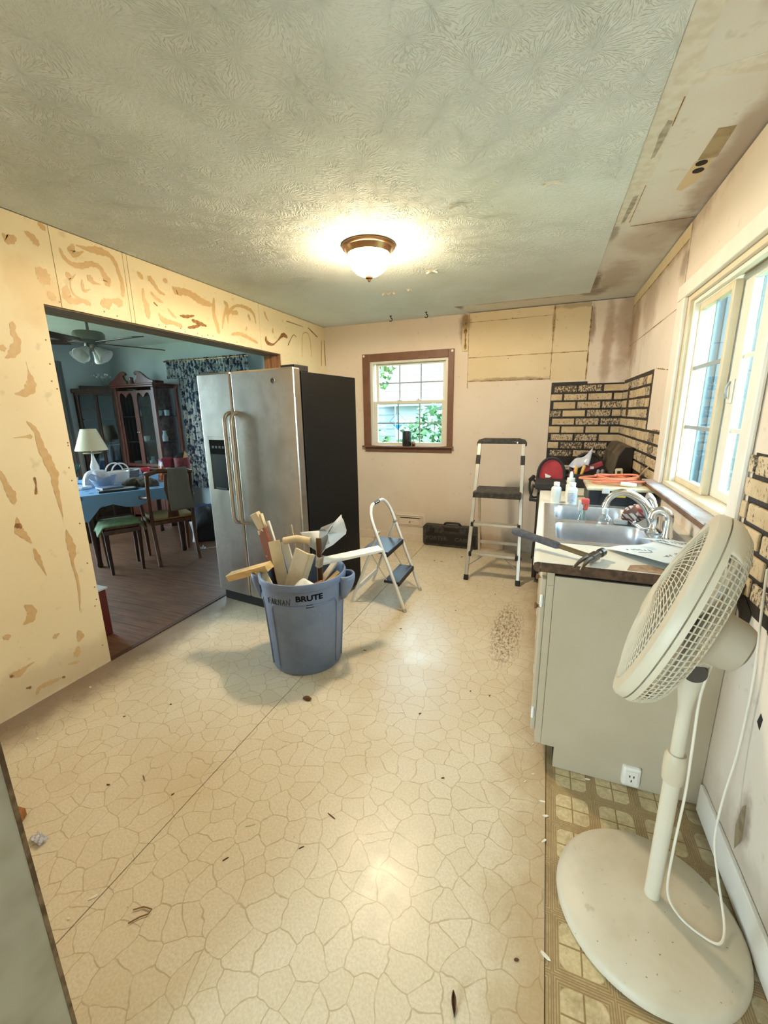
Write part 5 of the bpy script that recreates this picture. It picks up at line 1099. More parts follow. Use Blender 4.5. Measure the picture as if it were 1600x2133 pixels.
for rr_, hh in ((.2455, -.038), (.2415, -.047), (.235, -.056), (.226, -.066), (.205, -.078), (.15, -.083), (.1, -.085)): rgm.tube([P3(rr_, 2*PI*i/48, hh) for i in range(48)], .0014, 4, True)
np_(rgm, 'rear_grille', M['fanwhite'])['kind'] = 'stuff'
def shroud(u, v):
    a = sh0+(u-.5)*sw0; return P3(.250-.036*v*v, a, -.026-.046*v)
best = max(range(360), key=lambda q: P3(.25, math.radians(q), -.06).z+P3(.25, math.radians(q), -.06).x*.3); sh0 = math.radians(best); sw0 = 1.3
np_(MB().grid(shroud, 24, 6), 'top_shroud', M['fanwhite'], smooth=True, solid=.002)
sh0 = math.radians(best)+PI; sw0 = .9
np_(MB().grid(shroud, 24, 6), 'bottom_shroud', M['fanwhite'], smooth=True, solid=.002)
hub = np_(MB().lathe([(0, -.008), (.03, -.010), (.042, -.02), (.042, -.06), (0, -.06)], FC, n=24, xs=FX), 'hub', M['fanwhite'], smooth=True)
for k in range(3):
    a0 = 2*PI*k/3
    def blade(u, v, a0=a0):
        r = .035+.18*u; a = a0+(v-.5)*(1.5-.3*u)+.25*u; return P3(r, a, -.036+.020*(v-.5)*2*(1-.35*u))
    np_(MB().grid(blade, 10, 8), 'blade', plain('cloudy_blade', S(206, 202, 188), .35), smooth=True, solid=.002)
mo = MB().lathe([(0, -.06), (.078, -.075), (.082, -.100), (.074, -.105), (.066, -.118), (.062, -.150), (.054, -.168), (.035, -.176), (0, -.178)], FC-Vector((0, 0, .016)), n=40, xs=FX)
mh = np_(mo, 'motor_housing', plain('grey_beige_plastic', S(184, 174, 154), .45), smooth=True)
d0 = min(range(0, 360, 5), key=lambda q: P3(.07, math.radians(q), -.2).z)
for i in range(4):
    np_(MB().bar(P3(.062, math.radians(d0)-.12, -.125-.010*i)-Vector((0, 0, .016)), P3(.062, math.radians(d0)-.35, -.125-.010*i)-Vector((0, 0, .016)), .004, .006), 'vent_slot', M['dark'], mh)
np_(MB().bar((px_, py_, .85), FC-FN*.11-Vector((0, 0, .06)), .045, .05), 'tilt_bracket', M['fanwhite'], bevel=.01)
cord = smoothline([(.632, 1.46, 1.02), (.628, 1.43, .88), (.628, 1.40, .70), (.622, 1.385, .45), (.60, 1.36, .28), (.575, 1.30, .18), (.575, 1.24, .11), (.57, 1.15, .055), (.545, 1.10, .045), (.50, 1.105, .047), (.455, 1.135, .052), (.428, 1.155, .10), (.422, 1.15, .25), (.425, 1.15, .45), (.42, 1.145, .60), (.418, 1.15, .76), (.43, 1.15, .86)], 6)
np_(MB().tube(cord, .0034, 7), 'power_cord', plain('white_cord', S(228, 220, 202), .5), smooth=True)

# ================================================================== DINING ROOM
M['mahog'] = woodmat('red_mahogany', S(98, 50, 34), S(62, 28, 20), 1.0, 2, .3, .3)
M['darkwood'] = woodmat('dark_walnut', S(74, 44, 30), S(46, 26, 18), 1.0, 2, .35, .2)
M['oakwood'] = woodmat('brown_chair_wood', S(112, 68, 40), S(76, 44, 26), 1.0, 2, .4, .2)
M['cabglass'] = glassmat('cabinet_glass', (.80, .86, .88, 1), .04, 0, .22)
M['china'] = plain('white_china', S(222, 224, 226), .2)
def dishes(par, boxes, base):
    pass
# ---- china cabinet
cc = thing('china_cabinet', 'mahogany china cabinet with broken-arch pediment and two glass doors', 'cabinet', (-5.16, 4.29, 0))
kx = lambda mb, nm, m, par=None, **k: mb.build(nm, m, par or cc, world=True, **k)
X0, X1, Y0, Y1 = -5.48, -4.75, 4.10, 4.485
kx(MB().box(X0, X1, Y1-.015, Y1, .08, 1.86).box(X0, X0+.02, Y0+.02, Y1-.015, .08, .8).box(X1-.02, X1, Y0+.02, Y1-.015, .08, .8).box(X0+.02, X1-.02, Y0+.02, Y1-.015, .78, .80), 'carcass', M['mahog'])
kx(MB().box(X0-.01, X1+.01, Y0-.01, Y1, 0, .08), 'plinth', M['mahog'], bevel=.004)
for a in (X0+.02, (X0+X1)/2+.005):
    d_ = kx(MB().box(a, a+.345, Y0+.005, Y0+.022, .12, .76), 'lower_door', M['mahog'], bevel=.006)
    kx(MB().box(a+.05, a+.295, Y0, Y0+.006, .18, .70), 'raised_panel', M['mahog'], d_, bevel=.004)
    kx(MB().lathe([(0, .02), (.01, .018), (.006, 0)], (a+(.31 if a < -5.3 else .035), Y0+.005, .5), (0, -1, 0), 10), 'knob', M['bronze'], d_, smooth=True)
for q_ in ((X0, X0+.045, Y0, Y0+.04), (X1-.045, X1, Y0, Y0+.04), (X0, X0+.04, Y1-.055, Y1-.015), (X1-.04, X1, Y1-.055, Y1-.015)): kx(MB().box(*q_, .80, 1.86), 'corner_post', M['mahog'], bevel=.004)
for x in (X0+.008, X1-.012): kx(MB().box(x, x+.004, Y0+.04, Y1-.055, .80, 1.84), 'side_glass', M['cabglass'])
for z in (1.14, 1.48):
    kx(MB().box(X0+.015, X1-.015, Y0+.045, Y1-.02, z, z+.012), 'shelf', M['darkwood'])
for k_, a in enumerate((X0+.05, (X0+X1)/2+.002)):
    w_ = .322; b_ = a+w_
    arch = [(0, 0), (w_, 0), (w_, .95)]+[(w_/2+(w_/2-.03)*math.cos(PI*i/10)*1.0, .90+.075*math.sin(PI*i/10)) for i in range(11)][::1]+[(0, .95)]
    d_ = kx(MB().box(a, a+.04, Y0+.006, Y0+.028, .82, 1.82).box(b_-.04, b_, Y0+.006, Y0+.028, .82, 1.82).box(a+.04, b_-.04, Y0+.006, Y0+.028, .82, .86), 'glass_door', M['mahog'], bevel=.003)
    hdp = [(a+.04, 1.82), (b_-.04, 1.82), (b_-.04, 1.68)]+[((a+b_)/2+(w_/2-.04)*math.cos(PI*i/10), 1.69+.075*abs(math.sin(PI*i/5))+.04*math.sin(PI*i/10)) for i in range(1, 10)]+[(a+.04, 1.68)]
    kx(MB().prism(hdp, (0, Y0+.028, 0), (1, 0, 0), (0, 0, 1), .022), 'arched_rail', M['mahog'], d_)
    kx(MB().box(a+.04, b_-.04, Y0+.016, Y0+.019, .86, 1.75), 'pane', M['cabglass'], d_)
    kx(MB().lathe([(0, .018), (.008, .016), (.005, 0)], ((b_-.02) if k_ == 0 else (a+.02), Y0+.006, 1.28), (0, -1, 0), 10), 'knob', M['bronze'], d_, smooth=True)
kx(MB().box(X0-.02, X1+.02, Y0-.02, Y1, 1.86, 1.885).box(X0-.035, X1+.035, Y0-.035, Y1, 1.885, 1.905), 'cornice', M['mahog'], bevel=.004)
for s in (-1, 1):
    c0 = (X0+X1)/2
    pf = [(.40, 0), (.40, .03), (.34, .045), (.28, .075), (.22, .12), (.17, .15), (.12, .158), (.085, .14), (.08, .115), (.10, .105), (.115, .115), (.13, .10), (.115, .06), (.08, .035), (.07, 0)]
    poly = [(s*a, b) for a, b in pf]
    kx(MB().prism(poly if s > 0 else poly[::-1], (c0, Y0+.015, 1.905), (1, 0, 0), (0, 0, 1), .035), 'swan_neck', M['mahog'], bevel=.004)
kx(MB().lathe([(0, .09), (.012, .085), (.03, .075), (.026, .05), (.03, .02), (.035, 0)], ((X0+X1)/2, Y0+.0, 1.905), n=14), 'finial', M['mahog'], smooth=True)
cr_ = random.Random(4)
for i in range(12):
    sh_ = ('bottom', 'middle', 'top')[i % 3]
    x = X0+.09+.05*i+cr_.uniform(-.01, .01); z = (.802, 1.153, 1.493)[i % 3]; y = Y0+.16+cr_.uniform(-.03, .1)
    ty = i % 4
    if ty == 0: pr = [(0, 0), (.03, 0), (.045, .03), (.05, .07), (.045, .07), (0, .03)]; nm, lb, ct_ = 'bowl', 'white china bowl on the '+sh_+' glazed shelf of the china cabinet', 'bowl'
    elif ty == 1: pr = [(0, 0), (.02, 0), (.006, .01), (.006, .06), (.03, .09), (.034, .13), (.03, .13), (0, .09)]; nm, lb, ct_ = 'goblet', 'clear stemmed goblet on the '+sh_+' glazed shelf of the china cabinet', 'goblet'
    elif ty == 2: pr = [(0, 0), (.035, 0), (.04, .05), (.02, .11), (.025, .14), (0, .14)]; nm, lb, ct_ = 'vase', 'small white vase on the '+sh_+' glazed shelf of the china cabinet', 'vase'
    else: pr = [(0, 0), (.03, 0), (.034, .07), (.03, .075), (0, .07)]; nm, lb, ct_ = 'cup', 'white china cup on the '+sh_+' glazed shelf of the china cabinet', 'cup'
    o = MB().lathe(pr, n=16).build(nm, M['china'] if ty != 1 else M['cabglass'], None, smooth=True); o.location = (x, y, z); tag(o, lb, ct_, 'china inside the cabinet')
jb = MB().box(-.09, .09, -.06, .06, 0, .045).build('jewel_box', M['mahog'], None, bevel=.006); jb.location = (-4.93, 4.30, 1.906); tag(jb, 'small red-brown box on top of the china cabinet', 'box')

# ---- corner curio
cu = thing('corner_cabinet', 'dark walnut corner cabinet with curved mirror panel left of the china cabinet', 'cabinet', (-5.78, 4.28, 0))
ux = lambda mb, nm, m, par=None, **k: mb.build(nm, m, par or cu, world=True, **k)
pent = [(-5.985, 4.485), (-5.985, 3.90), (-5.90, 3.86), (-5.60, 4.22), (-5.60, 4.485)]
ux(MB().prism(pent, (0, 0, 0), (1, 0, 0), (0, 1, 0), .10), 'plinth', M['darkwood']); ux(MB().prism(pent, (0, 0, 1.78), (1, 0, 0), (0, 1, 0), .03), 'top_board', M['darkwood'])
ux(MB().prism([(x+(.02 if x > -5.7 else -.0), y-(.03 if y < 4.4 else 0)) for x, y in pent], (0, 0, 1.81), (1, 0, 0), (0, 1, 0), .05), 'cornice', M['darkwood'], bevel=.006)
ux(MB().prism([(-5.97, 4.47), (-5.97, 3.98), (-5.92, 3.95), (-5.68, 4.24), (-5.68, 4.47)], (0, 0, 1.86), (1, 0, 0), (0, 1, 0), .045), 'crown', M['darkwood'], bevel=.006)
ux(MB().box(-5.985, -5.975, 3.9, 4.485, .1, 1.78).box(-5.975, -5.61, 4.475, 4.485, .1, 1.78).box(-5.61, -5.60, 4.22, 4.475, .1, 1.78), 'back_panel', M['darkwood'])
fd2 = Vector((.30, .36, 0)).normalized()
for f in (0.02, .23, .445): p = Vector((-5.90, 3.86, 0))+fd2*f; ux(MB().cyl(p+Vector((0, 0, .1)), p+Vector((0, 0, 1.78)), .022, None, 10), 'post', M['darkwood'])
for f in (.02, .23):
    p0, p1 = Vector((-5.90, 3.86, 0))+fd2*(f+.02), Vector((-5.90, 3.86, 0))+fd2*(f+.19)
    ux(MB().add([p0+Vector((0, 0, .1)), p1+Vector((0, 0, .1)), p1+Vector((0, 0, 1.78)), p0+Vector((0, 0, 1.78))], [(0, 1, 2, 3)]), 'pane', M['cabglass'], solid=.003)
ux(MB().tube(arc(Vector((-5.90, 3.86, 1.5))+fd2*.12+Vector((0, -.004, 0)), fd2, (0, 0, 1), .10, -.3, PI+.3, 16), .006, 6), 'curved_trim', M['oakwood'])
for z in (.7, 1.1, 1.45): ux(MB().prism([(-5.97, 4.47), (-5.97, 3.95), (-5.90, 3.93), (-5.62, 4.25), (-5.62, 4.47)], (0, 0, z), (1, 0, 0), (0, 1, 0), .012), 'shelf', M['darkwood'])
# dried flowers on top
pl_ = thing('dried_bouquet', 'pale dried flower sprig standing on the corner cabinet', 'bouquet', (-5.80, 4.2, 1.905))
for i in range(14):
    a = i*2.4; r = .02+.006*i
    MB().tube(smoothline([(0, 0, 0), (.4*r*math.cos(a), .4*r*math.sin(a), .06), (r*math.cos(a)*1.3, r*math.sin(a)*1.3, .10+.012*(i % 5))], 3), .002, 5).build('stem', M['muntin'], pl_)
    MB().lathe([(0, 0), (.014, .005), (.01, .02), (0, .025)], (r*math.cos(a)*1.3, r*math.sin(a)*1.3, .10+.012*(i % 5)), n=7).build('petal_head', M['china'], pl_)

# ---- curtains
def m_toile():
    n = NT('blue_toile_print'); gp = n.N.new('ShaderNodeNewGeometry').outputs['Position']
    z = n.noise(n.mapping(gp, (1, 1, .8)), 20, 5, .7); f = n.mapr(z, .48, .54)
    n.base(n.mix(f, S(196, 206, 208), S(52, 66, 92))); n.rough(.9); n.p.inputs['Sheen Weight'].default_value = .2; return n.m
M['toile'] = m_toile()
M['greycloth'] = plain('grey_curtain_cloth', S(120, 124, 126), .9)
def curtain(nm, lb, x0, x1, z0, z1, y, amp, waves, m, axis='x'):
    t = thing(nm, lb, 'curtain', ((x0+x1)/2, y, z1) if axis == 'x' else (y, (x0+x1)/2, z1), group='dining room curtains')
    def f(u, v):
        s = x0+(x1-x0)*u; w = y+amp*math.sin(u*waves*2*PI)*(.5+.5*v)+amp*.3*math.sin(u*waves*5+v*3)
        return (s, w, z1-(z1-z0)*v) if axis == 'x' else (w, s, z1-(z1-z0)*v)
    MB().grid(f, int(waves*10), 8).build('cloth', m, t, world=True, smooth=True, solid=.003)
    return t
c1_ = curtain('window_curtain', 'blue toile curtain panel right of the china cabinet', -4.66, -4.02, .50, 2.10, D-.06, .022, 11, M['toile'])
curtain('window_curtain', 'blue toile curtain panel behind the refrigerator top', -3.80, -3.50, .50, 2.10, D-.06, .022, 5, M['toile'])
vl = curtain('curtain_valance', 'gathered blue toile valance across the dining window head', -4.80, -3.45, 1.97, 2.21, D-.115, .02, 26, M['toile'])
MB().tube([(-4.82, D-.115, 2.19), (-3.43, D-.115, 2.19)], .01, 8).build('rod', M['bronze'], vl, world=True)
curtain('grey_curtain', 'grey pleated curtain at the far left of the dining room', 3.42, 3.80, .3, 2.20, -5.95, .02, 6, M['greycloth'], 'y')

# ---- ceiling fan with lights
cfn = thing('ceiling_fan', 'dining room ceiling fan with brown blades and frosted glass lights', 'ceiling fan', (-4.20, 2.98, H))
cf = lambda mb, nm, m, par=None, **k: mb.build(nm, m, par or cfn, **k)
M['nickel'] = plain('dull_nickel', S(138, 138, 130), .35, .8)
cf(MB().lathe([(0, 0), (.065, 0), (.06, -.03), (.03, -.045), (0, -.045)], n=24), 'canopy', M['nickel'], smooth=True)
cf(MB().cyl((0, 0, -.04), (0, 0, -.16), .013, None, 12), 'downrod', M['nickel'])
cf(MB().lathe([(0, -.15), (.12, -.152), (.135, -.17), (.135, -.235), (.12, -.25), (.06, -.262), (0, -.262)], n=36), 'motor_housing', M['nickel'], smooth=True)
for k_ in range(5):
    a = math.radians(70+72*k_)
    d_ = Vector((math.cos(a), math.sin(a), 0)); s_ = Vector((-d_.y, d_.x, .18)).normalized()
    bl = cf(MB().obox(d_*.43+Vector((0, 0, -.25)), d_, s_, d_.cross(s_), .25, .062, .004), 'blade', M['darkwood'], bevel=.003)
    cf(MB().bar(d_*.10+Vector((0, 0, -.25)), d_*.22+Vector((0, 0, -.25)), .035, .006), 'blade_bracket', M['nickel'], bl)
cf(MB().lathe([(0, -.26), (.045, -.262), (.05, -.30), (.03, -.33), (0, -.335)], n=20), 'light_kit', M['nickel'], smooth=True)
M['frost'] = plain('frosted_white_glass', S(226, 230, 228), .4)
for k_ in range(4):
    a = math.radians(20+90*k_); dv = Vector((math.cos(a)*.75, math.sin(a)*.75, -.66)).normalized()
    o_ = Vector((math.cos(a)*.05, math.sin(a)*.05, -.30)); fx = frame(dv)
    cf(MB().lathe([(.018, 0), (.03, .02), (.042, .06), (.062, .105), (.075, .125), (.072, .127), (.058, .104), (.038, .06), (.02, .02)], o_, n=24, xs=fx), 'glass_shade', M['frost'], smooth=True)
cf(MB().tube([(.01, -.01, -.33), (.01, -.01, -.44)], .0015, 5).lathe([(0, -.46), (.006, -.455), (.004, -.44), (0, -.44)], (.01, -.01, 0), n=8), 'pull_chain', M['nickel'])

# ---- dining table
tu, tw = Vector((.49, .87, 0)).normalized(), Vector((-.87, .49, 0)).normalized()
TA = Vector((-4.10, 2.52, 0)); TL, TW = 1.0, 1.28
tang = math.atan2(tu.y, tu.x)
def T(u, w, z): p = TA+tu*u+tw*w; return Vector((p.x, p.y, z))
tc_ = T(TL/2, TW/2, 0)
tbn = thing('dining_table', 'dark wooden dining table under a blue cloth', 'table', tc_)
tx = lambda mb, nm, m, par=None, **k: mb.build(nm, m, par or tbn, world=True, **k)
tx(MB().obox(T(TL/2, TW/2, .738), tu, tw, (0, 0, 1), TL/2-.02, TW/2-.02, .014), 'top', M['darkwood'], bevel=.006)
tx(MB().obox(T(TL/2, .1, .68), tu, tw, (0, 0, 1), TL/2-.1, .012, .045).obox(T(TL/2, TW-.1, .68), tu, tw, (0, 0, 1), TL/2-.1, .012, .045), 'apron', M['darkwood'])
for u in (.1, TL-.1):
    for w in (.1, TW-.1): tx(MB().lathe([(.022, 0), (.03, .02), (.024, .06), (.034, .30), (.04, .5), (.042, .72), (0, .72)], T(u, w, 0), n=14), 'leg', M['darkwood'], smooth=True)
def m_cloth():
    n = NT('blue_patterned_cloth'); co = n.co(); z = n.vor(co, 9, 'F1', 'Distance'); f = n.mapr(z, .18, .30, 1, 0)
    n.base(n.mix(f, S(124, 168, 210), S(62, 88, 140))); n.rough(.55); return n.m
def clothf(u, v):
    # u around, v from top centre outward then down
    pass
mb = MB(); nu = 40
per = []
for i in range(nu):
    t = i/nu*4; k_ = int(t); f = t-k_
    c = [(-.03, -.03), (TL+.03, -.03), (TL+.03, TW+.03), (-.03, TW+.03)]
    a, b = c[k_], c[(k_+1) % 4]; per.append((a[0]+(b[0]-a[0])*f, a[1]+(b[1]-a[1])*f))
V = [T(TL/2, TW/2, .757)]+[T(p[0], p[1], .757) for p in per]
V += [T(p[0]+(p[0]-TL/2)*.03, p[1]+(p[1]-TW/2)*.02, .752-.10-.05*(1+math.sin(i*1.7))*.6-(.09 if i in (0, 1, 39) else 0)) for i, p in enumerate(per)]
F = [(0, 1+i, 1+(i+1) % nu) for i in range(nu)]+[(1+i, 1+nu+i, 1+nu+(i+1) % nu, 1+(i+1) % nu) for i in range(nu)]
o = mb.add(V, F).build('tablecloth', m_cloth(), None, smooth=True, origin=T(TL/2, TW/2, .757)); tag(o, 'blue patterned cloth hanging over the dining table', 'tablecloth')

# ---- dining chairs
def chair(lb, loc, rz, seatm):
    c = thing('dining_chair', lb, 'chair', loc, rz, 'dining chairs at the table')
    for sx in (-1, 1):
        MB().tube(smoothline([(sx*.20, .19, 0), (sx*.205, .19, .25), (sx*.21, .19, .44)], 3), [.014, .016, .018, .019, .02, .021, .022], 10).build('leg', M['oakwood'], c, smooth=True)
        MB().tube(smoothline([(sx*.19, -.27, 0), (sx*.19, -.21, .25), (sx*.195, -.19, .45), (sx*.20, -.22, .75), (sx*.195, -.26, .93)], 3), .018, 10).build('leg', M['oakwood'], c, smooth=True)
        MB().tube(smoothline([(sx*.2, -.21, .70), (sx*.235, -.10, .69), (sx*.24, .08, .67), (sx*.225, .13, .62), (sx*.215, .12, .46)], 4), .016, 8).build('arm', M['oakwood'], c, smooth=True)
    MB().box(-.215, .215, -.19, .21, .41, .445).build('seat_frame', M['oakwood'], c, bevel=.006)
    MB().box(-.20, .20, -.17, .20, .446, .485).build('seat_cushion', seatm, c, bevel=.015)
    MB().tube(smoothline([(-.21, -.26, .93), (-.1, -.285, .965), (0, -.29, .955), (.1, -.285, .965), (.21, -.26, .93)], 4), .022, 10).build('top_rail', M['oakwood'], c, smooth=True)
    MB().prism([(-.055, 0), (.055, 0), (.035, .16), (.06, .30), (.05, .45), (-.05, .45), (-.06, .30), (-.035, .16)], (0, -.215, .48), (1, 0, 0), (0, -.13, 1), .012).build('back_splat', M['oakwood'], c)
    return c
rzc = math.atan2(tw.y, tw.x)-PI/2
ch1 = chair('wooden armchair with grey towel over its back, at the dining table', (-3.70, 3.17, 0), rzc, plain('tan_seat', S(176, 156, 112), .8))
st_ = thing('dining_stool', 'low dark wooden stool under a green pad at the near table corner', 'stool', (-3.86, 2.73, 0), rzc)
for sx in (-1, 1):
    for sy in (-1, 1): MB().tube([(sx*.13, sy*.14, 0), (sx*.135, sy*.15, .25), (sx*.135, sy*.15, .43)], [.014, .018, .022], 10).build('leg', M['darkwood'], st_, smooth=True)
MB().box(-.155, .155, -.175, .175, .40, .445).build('seat_frame', M['darkwood'], st_, bevel=.006)
MB().box(-.145, .145, -.165, .165, .446, .475).build('seat', M['oakwood'], st_, bevel=.008)
M['green'] = plain('green_quilted_cushion', S(122, 146, 112), .9, var=.7, vscale=16, c2=S(92, 112, 84), bump=.4, bscale=40)
Rc = Matrix.Translation((-3.86, 2.73, 0)) @ Matrix.Rotation(rzc, 4, 'Z')
o = MB().grid(lambda u, v: tuple(Rc @ Vector((-.20+.40*u, -.20+.40*v, .484+.02*math.sin(u*PI)*math.sin(v*PI)-.07*max(0, abs(u-.5)-.38)*8*(1+.4*math.sin(v*9))))), 18, 12).build('seat_pad', M['green'], None, smooth=True, solid=.01, origin=(-3.80, 2.72, .49)); tag(o, 'green quilted pad draped over the low stool by the table', 'cushion')
M['towel'] = plain('grey_terry', S(132, 136, 132), .95, bump=.5, bscale=260)
Rt = Matrix.Translation((-3.70, 3.17, 0)) @ Matrix.Rotation(rzc, 4, 'Z')
def twf(u, v):
    s = (v-.35)*.62; xx = -.02+.19*u+.01*math.sin(v*7)
    if abs(s) < .03: y, z = -.285+s*.9, .985
    elif s < 0: y, z = -.285-.027+.03*math.sin(u*9)*.3-.0, .985-(abs(s)-.03)
    else: y, z = -.285+.03, .985-(s-.03)
    if s > .03: y = -.285+.032
    return tuple(Rt @ Vector((xx, -.57-y if False else (-.285-(.030 if s > 0 else -.030)), z)))
def twf(u, v):
    s = v*.66-.22; r = .03; xx = -.03+.20*u+.012*math.sin(v*6+u*2)
    if s < -r*1.57: y, z = r, .955-(-s-r*1.57)
    elif s > r*1.57: y, z = -r-.008*math.sin(u*8), .955-(s-r*1.57)
    else: a = s/r; y, z = -r*math.sin(a), .955+r*math.cos(a)
    return tuple(Rt @ Vector((xx, -.285+y, z)))
o = MB().grid(twf, 10, 30).build('towel', M['towel'], None, smooth=True, solid=.006, origin=(-3.5, 3.2, .9)); tag(o, 'grey towel hung over the back of the dining armchair', 'towel')

# ---- things on the table
zt_ = .7585
def place(o, x, y, z=zt_, rz=0): o.location = (x, y, z); o.rotation_euler = (0, 0, rz); return o
lm = thing('table_lamp', 'cream shade table lamp standing on the dining table', 'lamp', (-4.77, 3.20, zt_))
MB().lathe([(.16, .365), (.075, .60), (.072, .60), (.157, .365)], n=36).build('shade', plain('cream_lamp_shade', S(222, 214, 186), .8), lm, smooth=True)
MB().lathe([(0, 0), (.07, 0), (.072, .015), (.03, .03), (.04, .10), (.045, .18), (.02, .26), (.012, .30), (.012, .42), (0, .42)], n=24).build('stem', M['china'], lm, smooth=True)
MB().lathe([(0, .33), (.085, .33), (.09, .338), (.085, .345), (0, .345)], n=28).build('collar_dish', plain('brass_dish', S(190, 176, 140), .4), lm, smooth=True)
M['film'] = plain('milky_film', S(206, 208, 216), .35, alpha=.8, var=.5, vscale=24, c2=S(176, 168, 180))
def lump(nm, lb, cat, x, y, rx, ry, h, m, seed, grp='clutter on the dining table', k=.18):
    r2 = random.Random(seed); ph = [r2.uniform(0, 6) for _ in range(4)]
    def f(u, v):
        a = 2*PI*u; t = PI/2*(1-v); r = (1+k*math.sin(3*a+ph[0])+k*.6*math.sin(7*a+ph[1]+v*3))*math.cos(PI/2*v)**.6 if v < 1 else 0
        return (rx*r*math.cos(a), ry*r*math.sin(a), h*(math.sin(PI/2*v)**.8)*(1+k*math.sin(4*a+ph[2])*(1-v)))
    o = MB().grid(f, 28, 9, True).build(nm, m, None, smooth=True); o.location = (x, y, zt_); tag(o, lb, cat, grp); return o
lump('plastic_bag', 'bulging pale shopping bag beside the lamp on the dining table', 'plastic bag', -4.52, 3.04, .13, .12, .17, M['film'], 1)
hd_ = thing('white_basket', 'white handled basket behind the shopping bag on the dining table', 'basket', (-4.55, 3.30, zt_), group='clutter on the dining table')
MB().lathe([(0, .0), (.10, 0), (.12, .12), (.115, .12), (.095, .01), (0, .01)], n=20).build('body', M['china'], hd_, smooth=True)
for d in (-.05, .05): MB().tube(arc((d, 0, .11), (0, 1, 0), (0, 0, 1), .105, 0, PI, 12), .008, 8).build('handle', M['china'], hd_, smooth=True)
clb = thing('plastic_bowl_bag', 'clear zip bag slumped open at the near side of the table', 'plastic bag', (-4.28, 2.93, zt_), group='clutter on the dining table')
MB().grid(lambda u, v: (.13*math.cos(2*PI*u)*(.6+.5*v)*(1+.15*math.sin(6*PI*u)), .10*math.sin(2*PI*u)*(.6+.5*v), .12*v+.03*math.sin(4*PI*u+1)*v), 26, 8, True).build('film', plain('blue_clear_film', S(170, 186, 212), .2, alpha=.7), clb, smooth=True, solid=.001)
tr_ = thing('tray', 'flat black-framed tray on the near edge of the dining table', 'tray', T(.36, .12, zt_), tang, group='clutter on the dining table')
MB().box(-.17, .17, -.09, .09, 0, .018).build('frame', M['black'], tr_, bevel=.004)
MB().box(-.15, .15, -.07, .07, .0182, .020).build('sheet', plain('pale_print', S(186, 190, 196), .5), tr_)
bk = MB().box(-.10, .10, -.08, .08, 0, .02).build('clipboard', plain('blue_grey_folder', S(120, 128, 148), .5), None, bevel=.003); place(bk, T(.30, .17, 0).x, T(.30, .17, 0).y, zt_+.0215, tang+.3); tag(bk, 'blue-grey folder lying on the black tray', 'folder', 'clutter on the dining table')
bx1 = thing('white_appliance', 'white kitchen appliance with dark slot at the far side of the table', 'appliance', (-4.88, 3.72, zt_), .4, group='clutter on the dining table')
MB().prism(rrect(.22, .09, .04), (-.11, .06, 0), (1, 0, 0), (0, 0, 1), .12).build('body', M['china'], bx1, bevel=.008); MB().box(-.06, .06, -.061, -.055, .015, .045).build('slot', M['black'], bx1)
tub = MB().lathe([(0, 0), (.12, 0), (.14, .10), (.135, .10), (.11, .01), (0, .01)], n=22).build('grey_tub', plain('grey_tub', S(88, 88, 92), .5), None, smooth=True); place(tub, -4.70, 3.52); tag(tub, 'round grey tub in the middle of the dining table', 'tub', 'clutter on the dining table')
cup = thing('red_cup', 'red and white plastic cup near the middle of the table', 'cup', (-4.58, 3.68, zt_), group='clutter on the dining table')
MB().lathe([(0, 0), (.035, 0), (.042, .05), (.0, .05)], n=18).build('base', M['china'], cup, smooth=True); MB().lathe([(.042, .05), (.056, .115), (.052, .115), (.038, .05)], n=18).build('body', plain('red_plastic', S(206, 66, 74), .4), cup, smooth=True)
lump('dark_cloth_pile', 'brown heap of cloth and papers beside the towel-draped chair', 'cloth', -4.06, 3.18, .17, .13, .09, plain('brown_mixed_cloth', S(112, 100, 88), .8, var=.9, vscale=22, c2=S(58, 48, 42)), 8, k=.25)
wb_ = MB().box(-.02, .02, -.025, .025, 0, .11).build('white_carton', M['china'], None, bevel=.003); place(wb_, -4.22, 3.40, zt_, .3); tag(wb_, 'narrow white carton standing left of the snack bag', 'carton', 'clutter on the dining table')
sk_ = thing('snack_bag', 'orange and red snack bag with white top standing on the table', 'snack bag', (-4.10, 3.50, zt_), tang-PI/2, group='clutter on the dining table')
def m_snack():
    n = NT('snack_bag_print'); co = n.co(); zz = n.sep(co)[2]
    c = n.mix(n.mapr(n.noise(co, 40, 3), .45, .6), S(168, 66, 36), S(216, 150, 84)); c = n.mix(n.mapr(zz, .17, .18), c, S(220, 210, 214)); c = n.mix(n.mapr(zz, .145, .15), c, S(196, 150, 60)) if False else c
    n.base(c); n.rough(.3); return n.m
MB().grid(lambda u, v: (.085*math.cos(2*PI*u)*(1-.15*v), .04*math.sin(2*PI*u)*(1-.85*v*v), .23*v), 24, 10, True).build('pouch', m_snack(), sk_, smooth=True, solid=.002)
MB().box(-.075, .075, -.004, .004, .225, .245).build('sealed_top', plain('magenta_white_strip', S(176, 90, 130), .4), sk_)
cx1 = thing('maroon_carton', 'maroon food carton with pale label behind the snack bag', 'carton', (-4.22, 3.70, zt_), .5, group='clutter on the dining table')
MB().box(-.05, .05, -.035, .035, 0, .24).build('box', plain('maroon_card', S(122, 34, 50), .5), cx1, bevel=.002); MB().box(-.04, .04, -.0356, -.035, .02, .13).build('label', plain('pale_label2', S(196, 186, 178), .6), cx1)
cx2 = thing('maroon_canister', 'wide maroon canister with dark open top at the right table end', 'canister', (-4.10, 3.80, zt_), .5, group='clutter on the dining table')
MB().lathe([(0, 0), (.085, 0), (.092, .24), (.086, .24), (.08, .02), (0, .02)], n=24).build('body', plain('maroon_print', S(116, 34, 46), .5, var=.5, vscale=20, c2=S(160, 90, 80)), cx2, smooth=True)
